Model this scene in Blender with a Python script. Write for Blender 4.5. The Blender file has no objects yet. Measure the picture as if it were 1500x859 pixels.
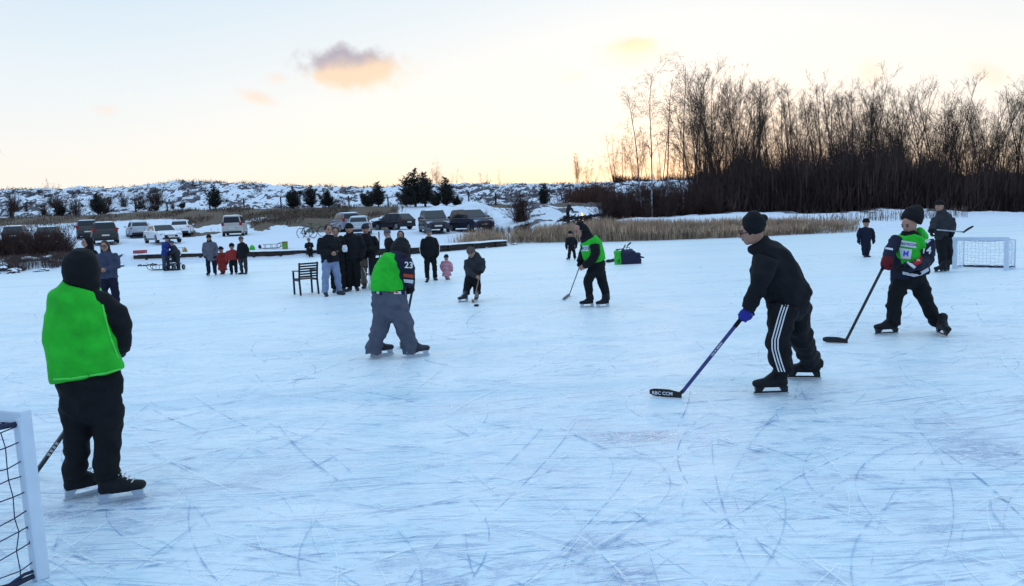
import bpy, bmesh, math, random
import numpy as np
from mathutils import Vector, Matrix, noise
from mathutils.bvhtree import BVHTree

random.seed(7); np.random.seed(7)
scene = bpy.context.scene
COL = scene.collection
V = Vector
R = math.radians

# ------------------------------------------------------------------ camera
FPX = 1083.0; CX = 750.0; CY = 429.5
CH = 1.80
K = CH / 1.9
PITCH = math.atan(113.5 / 1083.0); ROLL = math.atan(0.045)
fwd = V((0, math.cos(PITCH), -math.sin(PITCH)))
up0 = V((0, math.sin(PITCH), math.cos(PITCH)))
x0 = V((1, 0, 0))
CR = x0 * math.cos(ROLL) - up0 * math.sin(ROLL)
CU = x0 * math.sin(ROLL) + up0 * math.cos(ROLL)
CAM = V((0, 0, CH))
cam_d = bpy.data.cameras.new('camera'); cam_o = bpy.data.objects.new('camera', cam_d)
COL.objects.link(cam_o); scene.camera = cam_o
cam_d.sensor_width = 36.0; cam_d.lens = 36.0 * FPX / 1500.0
cam_d.clip_start = 0.05; cam_d.clip_end = 4000
m = Matrix((CR, CU, -fwd)).transposed().to_4x4(); m.translation = CAM
cam_o.matrix_world = m

def ray(px, py):
    return fwd + CR * ((px - CX) / FPX) - CU * ((py - CY) / FPX)
def P(px, py, D):                      # point seen at a photo pixel at depth D
    d = ray(px, py); return CAM + d * (D / d.y)
def G(px, py, z=0.0):                  # where that sight line meets the ice
    d = ray(px, py); return CAM + d * ((z - CH) / d.z)

# ------------------------------------------------------------------ helpers
def tag(o, label=None, cat=None, group=None, kind=None):
    if label: o['label'] = label
    if cat: o['category'] = cat
    if group: o['group'] = group
    if kind: o['kind'] = kind
    return o

def empty(name, loc=(0, 0, 0), rz=0.0):
    o = bpy.data.objects.new(name, None); COL.objects.link(o)
    o.location = loc; o.rotation_euler = (0, 0, rz); o.empty_display_size = 0.1
    return o

def copy_tree(o, parent=None):
    c = o.copy(); COL.objects.link(c); c.parent = parent
    for ch in list(o.children): copy_tree(ch, c)
    return c

class MB:
    def __init__(s): s.v = []; s.f = []; s.c = []
    def add(s, vs, fs, col=None):
        n = len(s.v); s.v += [tuple(p) for p in vs]
        s.f += [tuple(i + n for i in f) for f in fs]
        if col is not None: s.c += [col] * len(vs)
    def box(s, c, size, rot=None, col=None):
        hx, hy, hz = size[0] / 2, size[1] / 2, size[2] / 2
        vs = [V((x, y, z)) for x in (-hx, hx) for y in (-hy, hy) for z in (-hz, hz)]
        if rot is not None: vs = [rot @ p for p in vs]
        vs = [p + V(c) for p in vs]
        s.add(vs, [(0, 1, 3, 2), (4, 6, 7, 5), (0, 4, 5, 1), (2, 3, 7, 6), (0, 2, 6, 4), (1, 5, 7, 3)], col)
    def beam(s, a, b, w, h, ref=(0, 0, 1), col=None):      # box from a to b
        a = V(a); b = V(b); t = (b - a).normalized(); r = V(ref)
        u = t.cross(r)
        if u.length < 1e-4: u = t.cross(V((1, 0.1, 0)))
        u.normalize(); v = u.cross(t)
        vs = []
        for p in (a, b):
            for (i, j) in ((-1, -1), (1, -1), (1, 1), (-1, 1)):
                vs.append(p + u * (i * w / 2) + v * (j * h / 2))
        s.add(vs, [(3, 2, 1, 0), (4, 5, 6, 7), (0, 1, 5, 4), (1, 2, 6, 5), (2, 3, 7, 6), (3, 0, 4, 7)], col)
    def tube(s, pts, ra, rb=None, ref=(0, 1, 0), n=12, cap=True, flat=False, col=None):
        pts = [V(p) for p in pts]
        if rb is None: rb = ra
        if not hasattr(ra, '__len__'): ra = [ra] * len(pts)
        if not hasattr(rb, '__len__'): rb = [rb] * len(pts)
        ref = V(ref); k = len(pts); T = []
        for i in range(k):
            t = (pts[min(i + 1, k - 1)] - pts[max(i - 1, 0)])
            T.append(t.normalized() if t.length > 1e-9 else V((0, 0, 1)))
        rings = []
        def ring(p, t, a, b):
            v = ref - t * ref.dot(t)
            if v.length < 0.08: v = V((1, 0, 0.02)) - t * t.x
            if v.length < 1e-3: v = t.orthogonal()
            v.normalize(); u = t.cross(v)
            return [p + u * (a * math.cos(2 * math.pi * j / n)) + v * (b * math.sin(2 * math.pi * j / n)) for j in range(n)]
        if cap and not flat:
            e = min(ra[0], rb[0])
            rings.append(ring(pts[0] - T[0] * e * 0.85, T[0], ra[0] * 0.4, rb[0] * 0.4))
            rings.append(ring(pts[0] - T[0] * e * 0.5, T[0], ra[0] * 0.84, rb[0] * 0.84))
        for i in range(k): rings.append(ring(pts[i], T[i], ra[i], rb[i]))
        if cap and not flat:
            e = min(ra[-1], rb[-1])
            rings.append(ring(pts[-1] + T[-1] * e * 0.5, T[-1], ra[-1] * 0.84, rb[-1] * 0.84))
            rings.append(ring(pts[-1] + T[-1] * e * 0.85, T[-1], ra[-1] * 0.4, rb[-1] * 0.4))
        vs = [p for r_ in rings for p in r_]; fs = []
        for i in range(len(rings) - 1):
            for j in range(n):
                a = i * n + j; b = i * n + (j + 1) % n
                fs.append((a, b, b + n, a + n))
        if cap:
            fs.append(tuple(range(n))[::-1]); m_ = (len(rings) - 1) * n
            fs.append(tuple(range(m_, m_ + n)))
        s.add(vs, fs, col)
    def ball(s, c, r, n=12, rot=None, col=None):
        if not hasattr(r, '__len__'): r = (r, r, r)
        vs = []; fs = []; c = V(c); m_ = n // 2
        for i in range(m_ + 1):
            th = math.pi * (i + 0.02 if i == 0 else (i - 0.02 if i == m_ else i)) / m_
            for j in range(n):
                ph = 2 * math.pi * j / n
                p = V((r[0] * math.sin(th) * math.cos(ph), r[1] * math.sin(th) * math.sin(ph), r[2] * math.cos(th)))
                if rot is not None: p = rot @ p
                vs.append(c + p)
        for i in range(m_):
            for j in range(n):
                a = i * n + j; b = i * n + (j + 1) % n
                fs.append((a, a + n, b + n, b))
        fs.append(tuple(range(n))); fs.append(tuple(range(m_ * n, m_ * n + n))[::-1])
        s.add(vs, fs, col)
    def prism(s, prof, y0, y1, y0f=None):    # profile in xz extruded along y
        n = len(prof)
        vs = [(x, y0, z) for x, z in prof] + [(x, y1, z) for x, z in prof]
        fs = [tuple(range(n)), tuple(range(n, 2 * n))[::-1]]
        for i in range(n):
            j = (i + 1) % n; fs.append((i, i + n, j + n, j))
        s.add(vs, fs)
    def mesh(s, name, off=None):
        me = bpy.data.meshes.new(name)
        vs = s.v
        if off is not None: vs = [(p[0] - off[0], p[1] - off[1], p[2] - off[2]) for p in s.v]
        me.from_pydata(vs, [], s.f)
        if s.c and len(s.c) == len(s.v):
            a = me.color_attributes.new('tone', 'FLOAT_COLOR', 'POINT')
            a.data.foreach_set('color', np.array([(c[0], c[1], c[2], 1.0) for c in s.c], dtype=np.float32).ravel())
        me.update(); return me
    def build(s, name, mat, parent=None, off=None, smooth=False, bevel=0.0, norm=True):
        me = s.mesh(name, off)
        if norm:
            bm = bmesh.new(); bm.from_mesh(me)
            bmesh.ops.recalc_face_normals(bm, faces=bm.faces)
            if bevel > 0:
                bmesh.ops.bevel(bm, geom=[e for e in bm.edges if len(e.link_faces) == 2 and e.calc_face_angle(0) > 0.5],
                                offset=bevel, segments=2, profile=0.6, affect='EDGES', clamp_overlap=True)
            bm.to_mesh(me); bm.free()
        return link(name, me, mat, parent, smooth)

def link(name, me, mat, parent=None, smooth=False):
    o = bpy.data.objects.new(name, me); COL.objects.link(o)
    if mat is not None: me.materials.append(mat)
    if parent is not None: o.parent = parent
    if smooth: me.polygons.foreach_set('use_smooth', [True] * len(me.polygons))
    return o

def np_mesh(name, verts, faces, mat, colors=None, smooth=False, k=4):
    me = bpy.data.meshes.new(name)
    verts = np.asarray(verts, dtype=np.float32); faces = np.asarray(faces, dtype=np.int32)
    me.vertices.add(len(verts)); me.vertices.foreach_set('co', verts.ravel())
    me.loops.add(faces.size); me.loops.foreach_set('vertex_index', faces.ravel())
    me.polygons.add(len(faces))
    me.polygons.foreach_set('loop_start', np.arange(0, faces.size, faces.shape[1], dtype=np.int32))
    me.polygons.foreach_set('loop_total', np.full(len(faces), faces.shape[1], dtype=np.int32))
    if colors is not None:
        a = me.color_attributes.new('tone', 'FLOAT_COLOR', 'POINT')
        a.data.foreach_set('color', np.asarray(colors, dtype=np.float32).ravel())
    me.update(calc_edges=True); me.validate()
    return link(name, me, mat, None, smooth)

# numpy value noise
_perm = np.random.RandomState(3).rand(256, 256)
def vnoise(x, y):
    xi = np.floor(x).astype(int); yi = np.floor(y).astype(int)
    fx = x - xi; fy = y - yi
    fx = fx * fx * (3 - 2 * fx); fy = fy * fy * (3 - 2 * fy)
    g = lambda i, j: _perm[i & 255, j & 255]
    return (g(xi, yi) * (1 - fx) + g(xi + 1, yi) * fx) * (1 - fy) + (g(xi, yi + 1) * (1 - fx) + g(xi + 1, yi + 1) * fx) * fy
def fbm(x, y, o=4):
    s = 0; a = 0.5; t = 0
    for i in range(o):
        s = s + a * vnoise(x + 17.3 * i, y + 9.1 * i); t += a; x = x * 2.03; y = y * 2.03; a *= 0.5
    return s / t

# ------------------------------------------------------------------ materials
def new_mat(name):
    mt = bpy.data.materials.new(name); mt.use_nodes = True
    nt = mt.node_tree; nt.nodes.clear()
    out = nt.nodes.new('ShaderNodeOutputMaterial')
    b = nt.nodes.new('ShaderNodeBsdfPrincipled')
    nt.links.new(b.outputs[0], out.inputs[0])
    return mt, nt, b, out

def mat(name, col, rough=0.7, var=0.25, scale=12.0, bump=0.15, metal=0.0, spec=0.35, attr=False, bscale=None, coat=0.0):
    mt, nt, b, out = new_mat(name)
    N = nt.nodes.new; L = nt.links.new
    tc = N('ShaderNodeTexCoord')
    nz = N('ShaderNodeTexNoise'); nz.inputs['Scale'].default_value = scale; nz.inputs['Detail'].default_value = 5
    L(tc.outputs['Object'], nz.inputs['Vector'])
    mr = N('ShaderNodeMapRange'); mr.inputs['From Min'].default_value = 0.25; mr.inputs['From Max'].default_value = 0.75
    mr.inputs['To Min'].default_value = 1 - var; mr.inputs['To Max'].default_value = 1 + var
    L(nz.outputs['Fac'], mr.inputs['Value'])
    mx = N('ShaderNodeMix'); mx.data_type = 'RGBA'; mx.blend_type = 'MULTIPLY'; mx.inputs[0].default_value = 1.0
    if attr:
        at = N('ShaderNodeAttribute'); at.attribute_name = 'tone'; L(at.outputs['Color'], mx.inputs[6])
    else:
        mx.inputs[6].default_value = (*col, 1)
    cb = N('ShaderNodeCombineColor')
    for i in range(3): L(mr.outputs[0], cb.inputs[i])
    L(cb.outputs[0], mx.inputs[7]); L(mx.outputs[2], b.inputs['Base Color'])
    b.inputs['Roughness'].default_value = rough; b.inputs['Metallic'].default_value = metal
    b.inputs['Specular IOR Level'].default_value = spec
    if coat: b.inputs['Coat Weight'].default_value = coat; b.inputs['Coat Roughness'].default_value = 0.15
    if bump > 0:
        n2 = N('ShaderNodeTexNoise'); n2.inputs['Scale'].default_value = bscale or scale * 3; n2.inputs['Detail'].default_value = 3
        L(tc.outputs['Object'], n2.inputs['Vector'])
        bp = N('ShaderNodeBump'); bp.inputs['Strength'].default_value = bump; bp.inputs['Distance'].default_value = 0.01
        L(n2.outputs['Fac'], bp.inputs['Height']); L(bp.outputs[0], b.inputs['Normal'])
    return mt

M = {}
def fab(key, col, **k):
    k.setdefault('rough', 0.85); k.setdefault('bump', 0.35); k.setdefault('scale', 9); k.setdefault('bscale', 40); k.setdefault('spec', 0.2)
    M[key] = mat(key, col, **k); return M[key]
fab('black_fleece', (0.010, 0.010, 0.013)); fab('black_wool', (0.008, 0.008, 0.010)); fab('black_cotton', (0.009, 0.009, 0.011))
fab('charcoal_cloth', (0.030, 0.031, 0.037)); fab('navy_cloth', (0.010, 0.012, 0.030)); fab('navy_jersey', (0.012, 0.013, 0.032), spec=0.3)
fab('green_mesh', (0.018, 0.46, 0.025), var=0.22, spec=0.3, bscale=160, bump=0.2)  # wide tone variation puts the shade of folds into the bib colour
fab('green_trim', (0.10, 0.70, 0.10), var=0.08)
fab('grey_cargo', (0.085, 0.090, 0.125), var=0.2); fab('grey_wool', (0.11, 0.11, 0.14)); fab('blue_denim', (0.20, 0.25, 0.38), var=0.2)
fab('beige_cloth', (0.17, 0.13, 0.10)); fab('red_snowsuit', (0.30, 0.035, 0.03)); fab('blue_jacket', (0.025, 0.045, 0.20))
fab('slate_jacket', (0.045, 0.055, 0.095)); fab('white_cloth', (0.62, 0.64, 0.70), var=0.1); fab('orange_cloth', (0.45, 0.07, 0.03))
fab('blue_glove', (0.03, 0.035, 0.28)); fab('maroon_glove', (0.12, 0.012, 0.018)); fab('brown_wool', (0.10, 0.075, 0.065)); fab('pink_wool', (0.30, 0.08, 0.08))
fab('light_wool', (0.35, 0.30, 0.28)); fab('red_badge', (0.40, 0.02, 0.02)); fab('blue_print', (0.05, 0.10, 0.55))
M['skin'] = mat('skin', (0.36, 0.19, 0.135), rough=0.55, var=0.08, bump=0.05)
M['lips'] = mat('lips', (0.25, 0.07, 0.06), rough=0.5, var=0.05, bump=0)
M['eye_dark'] = mat('eye_dark', (0.015, 0.012, 0.012), rough=0.2, var=0.0, bump=0)
M['hair_dark'] = mat('hair_dark', (0.022, 0.015, 0.012), rough=0.6, scale=60, bump=0.6, bscale=120)
M['leather_black'] = mat('leather_black', (0.010, 0.010, 0.013), rough=0.6, bump=0.2, spec=0.2)
M['shoe_dark'] = mat('shoe_dark', (0.03, 0.03, 0.04), rough=0.6)
M['plastic_black'] = mat('plastic_black', (0.012, 0.012, 0.014), rough=0.4, bump=0.05)
M['plastic_white'] = mat('plastic_white', (0.45, 0.52, 0.60), rough=0.4, bump=0.05, var=0.06)
M['steel'] = mat('steel', (0.55, 0.57, 0.6), rough=0.25, metal=1.0, bump=0.02, var=0.1)
M['lace'] = mat('lace', (0.6, 0.6, 0.62), rough=0.8)
M['goal_white'] = mat('goal_white', (0.60, 0.70, 0.80), rough=0.5, var=0.08, scale=5, bump=0.05)
M['net_dark'] = mat('net_dark', (0.02, 0.025, 0.06), rough=0.8, bump=0)
M['net_pale'] = mat('net_pale', (0.36, 0.45, 0.60), rough=0.8, bump=0)
M['stick_black'] = mat('stick_black', (0.012, 0.012, 0.015), rough=0.4, bump=0.05)
M['stick_blue'] = mat('stick_blue', (0.015, 0.025, 0.16), rough=0.35, bump=0.03, spec=0.6)
M['stick_silver'] = mat('stick_silver', (0.35, 0.36, 0.38), rough=0.4)
M['stick_wood'] = mat('stick_wood', (0.25, 0.16, 0.09), rough=0.5, bump=0.1)
M['print_white'] = mat('print_white', (0.75, 0.77, 0.80), rough=0.6, var=0.05, bump=0)
M['print_dark'] = mat('print_dark', (0.03, 0.06, 0.14), rough=0.6, var=0.05, bump=0)
M['rubber'] = mat('rubber', (0.012, 0.012, 0.012), rough=0.8)
M['wood_dark'] = mat('wood_dark', (0.035, 0.026, 0.022), rough=0.85, scale=6, var=0.5, bump=0.5)
M['wood_black'] = mat('wood_black', (0.012, 0.013, 0.018), rough=0.5)
M['snow'] = mat('snow', (0.76, 0.81, 0.87), rough=0.75, scale=3, var=0.06, bump=0.5, bscale=14)
M['rock'] = mat('rock', (0.05, 0.045, 0.05), rough=0.9, scale=4, var=0.6, bump=0.6)
M['bark_dark'] = mat('bark_dark', (0.030, 0.023, 0.020), rough=0.9, scale=8, var=0.5, bump=0.4)
M['twig_dark'] = mat('twig_dark', (0.016, 0.012, 0.011), rough=0.9, scale=1.5, var=0.5, bump=0)
M['twig_red'] = mat('twig_red', (0.055, 0.028, 0.022), rough=0.9, scale=1.5, var=0.4, bump=0)
M['twig_painted_glow'] = mat('twig_painted_glow', (0.55, 0.24, 0.09), rough=0.9, scale=1.5, var=0.4, bump=0)  # sunset glow on the distant trees put into the base colour
M['needle'] = mat('needle', (0.024, 0.026, 0.024), rough=0.8, scale=2.0, var=0.5, bump=0)
M['twig_thicket'] = mat('twig_thicket', (0.020, 0.015, 0.017), rough=0.95, scale=0.5, var=0.6, bump=0, attr=True)
M['reed'] = mat('reed', (0.25, 0.17, 0.1), rough=0.85, scale=1.2, var=0.4, bump=0, attr=True)
M['bag_navy'] = mat('bag_navy', (0.015, 0.02, 0.05), rough=0.8)
M['bag_green'] = mat('bag_green', (0.03, 0.42, 0.03), rough=0.7)
M['pink_box'] = mat('pink_box', (0.42, 0.06, 0.10), rough=0.6)
M['yellow_bag'] = mat('yellow_bag', (0.33, 0.20, 0.06), rough=0.7)
M['lamp_red'] = mat('lamp_red', (0.25, 0.012, 0.01), rough=0.25, bump=0)
M['lamp_clear'] = mat('lamp_clear', (0.45, 0.5, 0.55), rough=0.12, bump=0, spec=0.8)
M['plate'] = mat('plate', (0.62, 0.62, 0.55), rough=0.5, bump=0)
M['glass_dark'] = mat('glass_dark', (0.010, 0.012, 0.020), rough=0.15, bump=0, spec=0.35, var=0.1)
M['bike_green'] = mat('bike_green', (0.03, 0.09, 0.045), rough=0.4)
M['rim'] = mat('rim', (0.22, 0.23, 0.25), rough=0.4, metal=0.6)

# birch bark: white with dark bands, darker upward
def birch_mat():
    mt, nt, b, out = new_mat('birch_bark'); N = nt.nodes.new; L = nt.links.new
    tc = N('ShaderNodeTexCoord'); mp = N('ShaderNodeMapping'); mp.inputs['Scale'].default_value = (4, 4, 9)
    L(tc.outputs['Object'], mp.inputs[0])
    nz = N('ShaderNodeTexNoise'); nz.inputs['Scale'].default_value = 1.5; L(mp.outputs[0], nz.inputs['Vector'])
    rp = N('ShaderNodeValToRGB'); rp.color_ramp.elements[0].position = 0.40; rp.color_ramp.elements[0].color = (0.03, 0.025, 0.025, 1)
    rp.color_ramp.elements[1].position = 0.5; rp.color_ramp.elements[1].color = (0.36, 0.36, 0.40, 1); L(nz.outputs['Fac'], rp.inputs[0])
    sp = N('ShaderNodeSeparateXYZ'); L(tc.outputs['Object'], sp.inputs[0])
    mr = N('ShaderNodeMapRange'); mr.inputs['From Min'].default_value = 2.2; mr.inputs['From Max'].default_value = 5.0
    L(sp.outputs[2], mr.inputs[0])
    mx = N('ShaderNodeMix'); mx.data_type = 'RGBA'; L(mr.outputs[0], mx.inputs[0]); L(rp.outputs[0], mx.inputs[6])
    mx.inputs[7].default_value = (0.06, 0.045, 0.04, 1); L(mx.outputs[2], b.inputs['Base Color']); b.inputs['Roughness'].default_value = 0.8
    return mt
M['birch_bark'] = birch_mat()

def striped():
    mt, nt, b, out = new_mat('striped_red'); N = nt.nodes.new; L = nt.links.new
    tc = N('ShaderNodeTexCoord'); wv = N('ShaderNodeTexWave'); wv.bands_direction = 'Z'; wv.inputs['Scale'].default_value = 8; wv.inputs['Distortion'].default_value = .6
    L(tc.outputs['Object'], wv.inputs['Vector']); rp = N('ShaderNodeValToRGB'); rp.color_ramp.elements[0].position = .55; rp.color_ramp.elements[0].color = (.42, .03, .07, 1)
    rp.color_ramp.elements[1].position = .68; rp.color_ramp.elements[1].color = (.6, .5, .55, 1); L(wv.outputs['Fac'], rp.inputs[0]); L(rp.outputs[0], b.inputs['Base Color']); b.inputs['Roughness'].default_value = .85
    return mt
M['striped_red'] = striped()

def paint(name, col):
    return mat(name, col, rough=0.32, var=0.10, scale=3, bump=0.02, spec=0.35, coat=0.1)

def text_obj(txt, size, origin, xdir, ydir, mat_, parent, name='lettering', off=V((0, 0, 0)), target=None, cast=None, lift=0.004):
    cu = bpy.data.curves.new('t', 'FONT'); cu.body = txt; cu.size = size; cu.align_x = 'CENTER'; cu.align_y = 'CENTER'; cu.offset = size * 0.02
    cu.resolution_u = 2
    to = bpy.data.objects.new('t', cu); COL.objects.link(to)
    dg = bpy.context.evaluated_depsgraph_get(); me = bpy.data.meshes.new_from_object(to.evaluated_get(dg))
    bpy.data.objects.remove(to); bpy.data.curves.remove(cu)
    bm = bmesh.new(); bm.from_mesh(me)
    bmesh.ops.triangulate(bm, faces=bm.faces)
    bmesh.ops.subdivide_edges(bm, edges=[e for e in bm.edges if e.calc_length() > size * 0.25], cuts=2)
    bmesh.ops.triangulate(bm, faces=bm.faces)
    xd = V(xdir).normalized(); yd = V(ydir).normalized(); nd = xd.cross(yd)
    for v in bm.verts:
        p = V(origin) + xd * v.co.x + yd * v.co.y
        if target is not None:
            c = V(cast).normalized(); h = target.ray_cast(p - c * 0.5, c, 1.5)
            if h[0] is not None: p = h[0] - c * lift
            else: p = p
        else: p = p + nd * lift
        v.co = p - V(off)
    bm.to_mesh(me); bm.free()
    return link(name, me, mat_, parent)

# ------------------------------------------------------------------ world
SUN_AZ = math.atan2(235, 1083)      # towards the glow behind the birches
SUN_EL = R(2.5)
sun_dir = V((math.sin(SUN_AZ) * math.cos(SUN_EL), math.cos(SUN_AZ) * math.cos(SUN_EL), math.sin(SUN_EL)))
def make_world():
    w = bpy.data.worlds.new('World'); scene.world = w; w.use_nodes = True
    nt = w.node_tree; nt.nodes.clear(); N = nt.nodes.new; L = nt.links.new
    out = N('ShaderNodeOutputWorld')
    bg = N('ShaderNodeBackground'); bg2 = N('ShaderNodeBackground'); ad = N('ShaderNodeAddShader')
    L(bg.outputs[0], ad.inputs[0]); L(bg2.outputs[0], ad.inputs[1]); L(ad.outputs[0], out.inputs[0])
    sky = N('ShaderNodeTexSky'); sky.sky_type = 'NISHITA'; sky.sun_disc = False
    sky.sun_elevation = SUN_EL; sky.sun_rotation = SUN_AZ; sky.dust_density = 1.2; sky.ozone_density = 2.0
    L(sky.outputs[0], bg2.inputs['Color']); bg2.inputs['Strength'].default_value = 0.03
    tc = N('ShaderNodeTexCoord'); vec = tc.outputs['Generated']
    def math_(op, a, b=None, c=None):
        n = N('ShaderNodeMath'); n.operation = op
        for i, x in enumerate((a, b, c)):
            if x is None: continue
            if isinstance(x, (int, float)): n.inputs[i].default_value = x
            else: L(x, n.inputs[i])
        return n.outputs[0]
    def dot(v, d):
        n = N('ShaderNodeVectorMath'); n.operation = 'DOT_PRODUCT'; L(v, n.inputs[0]); n.inputs[1].default_value = tuple(d); return n.outputs['Value']
    def mix(fac, a, b):
        n = N('ShaderNodeMix'); n.data_type = 'RGBA'
        if isinstance(fac, (int, float)): n.inputs[0].default_value = fac
        else: L(fac, n.inputs[0])
        for i, x in ((6, a), (7, b)):
            if isinstance(x, tuple): n.inputs[i].default_value = (*x, 1)
            else: L(x, n.inputs[i])
        return n.outputs[2]
    sep = N('ShaderNodeSeparateXYZ'); L(vec, sep.inputs[0])
    z = sep.outputs[2]
    def ramp(stops):
        r = N('ShaderNodeValToRGB'); cr = r.color_ramp
        while len(cr.elements) < len(stops): cr.elements.new(0.5)
        for e, (p, c) in zip(cr.elements, stops): e.position = p; e.color = (*c, 1)
        L(z, r.inputs[0]); return r.outputs[0]
    # away from the sun and towards it
    zen = (0.78, 1.10, 1.42)
    cool = ramp([(0.0, (0.98, 0.86, 0.76)), (0.05, (0.97, 0.90, 0.83)), (0.10, (0.92, 0.90, 0.87)), (0.17, (0.83, 0.88, 0.91)), (0.28, (0.66, 0.79, 0.90)), (0.45, (0.56, 0.78, 1.02)), (1.0, zen)])
    warm = ramp([(0.0, (1.00, 0.66, 0.34)), (0.03, (1.00, 0.81, 0.60)), (0.07, (1.00, 0.90, 0.80)), (0.13, (0.97, 0.92, 0.86)), (0.28, (0.77, 0.85, 0.90)), (0.45, (0.58, 0.79, 1.02)), (1.0, zen)])
    back = ramp([(0.0, (0.38, 0.45, 0.60)), (0.10, (0.52, 0.52, 0.66)), (0.25, (0.42, 0.56, 0.80)), (0.5, (0.42, 0.64, 0.98)), (1.0, zen)])
    ca = dot(vec, (math.sin(SUN_AZ), math.cos(SUN_AZ), 0))
    mr = N('ShaderNodeMapRange'); mr.interpolation_type = 'SMOOTHSTEP'; mr.inputs['From Min'].default_value = 0.72; mr.inputs['From Max'].default_value = 1.0
    L(ca, mr.inputs[0])
    mb_ = N('ShaderNodeMapRange'); mb_.interpolation_type = 'SMOOTHSTEP'; mb_.inputs['From Min'].default_value = -0.1; mb_.inputs['From Max'].default_value = 0.6
    L(ca, mb_.inputs[0])
    col = mix(mb_.outputs[0], back, mix(mr.outputs[0], cool, warm))
    nz = N('ShaderNodeTexNoise'); nz.inputs['Scale'].default_value = 26; nz.inputs['Detail'].default_value = 6; nz.inputs['Roughness'].default_value = 0.55; L(vec, nz.inputs['Vector'])
    nz2 = N('ShaderNodeTexNoise'); nz2.inputs['Scale'].default_value = 60; nz2.inputs['Detail'].default_value = 4; L(vec, nz2.inputs['Vector'])
    def cloud(col, px, py, rx, ry, cA, cB, dens, soft=0.5, nscale=1.6, slope=0.0):
        d = ray(px, py).normalized()
        r_ = V((d.y, -d.x, 0)).normalized(); u_ = r_.cross(d).normalized()
        r_, u_ = r_ * math.cos(slope) + u_ * math.sin(slope), u_ * math.cos(slope) - r_ * math.sin(slope)
        a = math_('DIVIDE', dot(vec, r_), rx / 1083.0); b = math_('DIVIDE', math_('SUBTRACT', dot(vec, u_), 0.0), ry / 1083.0)
        front = math_('GREATER_THAN', dot(vec, d), 0.5)
        rad = math_('SQRT', math_('ADD', math_('MULTIPLY', a, a), math_('MULTIPLY', b, b)))
        nn = math_('MULTIPLY', math_('SUBTRACT', nz.outputs['Fac'], 0.5), nscale)
        n3 = math_('MULTIPLY', math_('SUBTRACT', nz2.outputs['Fac'], 0.5), nscale * 0.6)
        rad = math_('ADD', math_('ADD', rad, nn), n3)
        mk = N('ShaderNodeMapRange'); mk.interpolation_type = 'SMOOTHSTEP'; mk.inputs['From Min'].default_value = 1.0 + soft * 0.4; mk.inputs['From Max'].default_value = 1.0 - soft
        mk.inputs['To Max'].default_value = dens; L(rad, mk.inputs[0])
        fac = math_('MULTIPLY', mk.outputs[0], front)
        hb = N('ShaderNodeMapRange'); hb.interpolation_type = 'SMOOTHSTEP'; hb.inputs['From Min'].default_value = -0.35; hb.inputs['From Max'].default_value = 0.65
        L(math_('ADD', math_('ADD', b, math_('MULTIPLY', a, -0.35)), math_('MULTIPLY', nn, 1.0)), hb.inputs[0])
        return mix(fac, col, mix(hb.outputs[0], cA, cB))
    peach = (0.95, 0.70, 0.48); pale = (0.97, 0.80, 0.60)
    col = cloud(col, 535, 110, 70, 28, pale, peach, 0.75, 0.8)
    col = cloud(col, 514, 98, 72, 27, (0.96, 0.70, 0.50), (0.42, 0.38, 0.46), 0.95, 0.5, 1.2)
    col = cloud(col, 930, 66, 44, 12, (1.0, 0.84, 0.50), (0.93, 0.73, 0.45), 0.8, 0.8, 1.0)
    col = cloud(col, 930, 82, 55, 16, (1.0, 0.90, 0.62), (1.0, 0.88, 0.62), 0.55, 1.0, 1.0)
    col = cloud(col, 379, 144, 26, 10, (0.98, 0.76, 0.60), (0.95, 0.72, 0.58), 0.7, 0.9, 0.8, -0.3)
    col = cloud(col, 405, 115, 15, 9, (0.98, 0.76, 0.62), (0.95, 0.74, 0.62), 0.45, 0.9, 0.8)
    col = cloud(col, 155, 161, 15, 8, (0.98, 0.78, 0.68), (0.95, 0.78, 0.70), 0.5, 0.9, 0.8)
    col = cloud(col, 1275, 105, 18, 18, (0.98, 0.78, 0.56), (0.95, 0.76, 0.58), 0.5, 0.9, 0.8, 0.2)
    col = cloud(col, 1447, 108, 26, 12, (0.98, 0.80, 0.60), (0.95, 0.78, 0.62), 0.55, 0.9, 0.8, -0.5)
    col = cloud(col, 840, 112, 22, 10, (1.0, 0.88, 0.68), (0.98, 0.86, 0.68), 0.45, 0.9, 0.8)
    L(col, bg.inputs['Color']); bg.inputs['Strength'].default_value = 1.0
make_world()
sl = bpy.data.lights.new('sun', 'SUN'); sl.energy = 0.7; sl.angle = R(4); sl.color = (1.0, 0.72, 0.42)
so = bpy.data.objects.new('sun', sl); COL.objects.link(so)
so.rotation_euler = (-sun_dir).to_track_quat('-Z', 'Y').to_euler()

# ------------------------------------------------------------------ terrain
def u2px(u): return u * FPX + CX
_sh = [(-900, 404), (-300, 404), (0, 402), (60, 398), (120, 394), (180, 391), (300, 385), (400, 380), (500, 375.5), (600, 372.5), (680, 366), (745, 360), (762, 357), (820, 356), (900, 355), (1000, 352), (1080, 349), (1180, 344), (1240, 342), (1300, 338), (1400, 331), (1500, 325), (1800, 312), (2200, 300)]
_su = []; _sy = []
for a, b in _sh:
    g = G(a, b); _su.append(g.x / g.y); _sy.append(g.y)
_o = np.argsort(_su); _su = np.array(_su)[_o]; _sy = np.array(_sy)[_o]
def Ys(u): return np.interp(u, _su, _sy)
_px = np.array([-400, 0, 300, 550, 740, 900, 1100, 1300, 1500, 1900.0])
_z1 = np.array([.55, .50, .62, .45, .40, .45, .40, .35, .22, .2])
_z58 = np.array([1.5, 1.5, 1.28, 1.12, 1.02, 1.15, 1.2, .9, .4, .4])
_z80 = np.array([4.0, 4.0, 4.0, 3.5, 3.0, 2.8, 2.5, 2.0, 1.2, 1.2])
_rx = np.array([-400, 0, 60, 180, 240, 330, 400, 500, 560, 640, 740, 830, 900, 1000, 1100, 1300, 1900.0])
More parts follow.
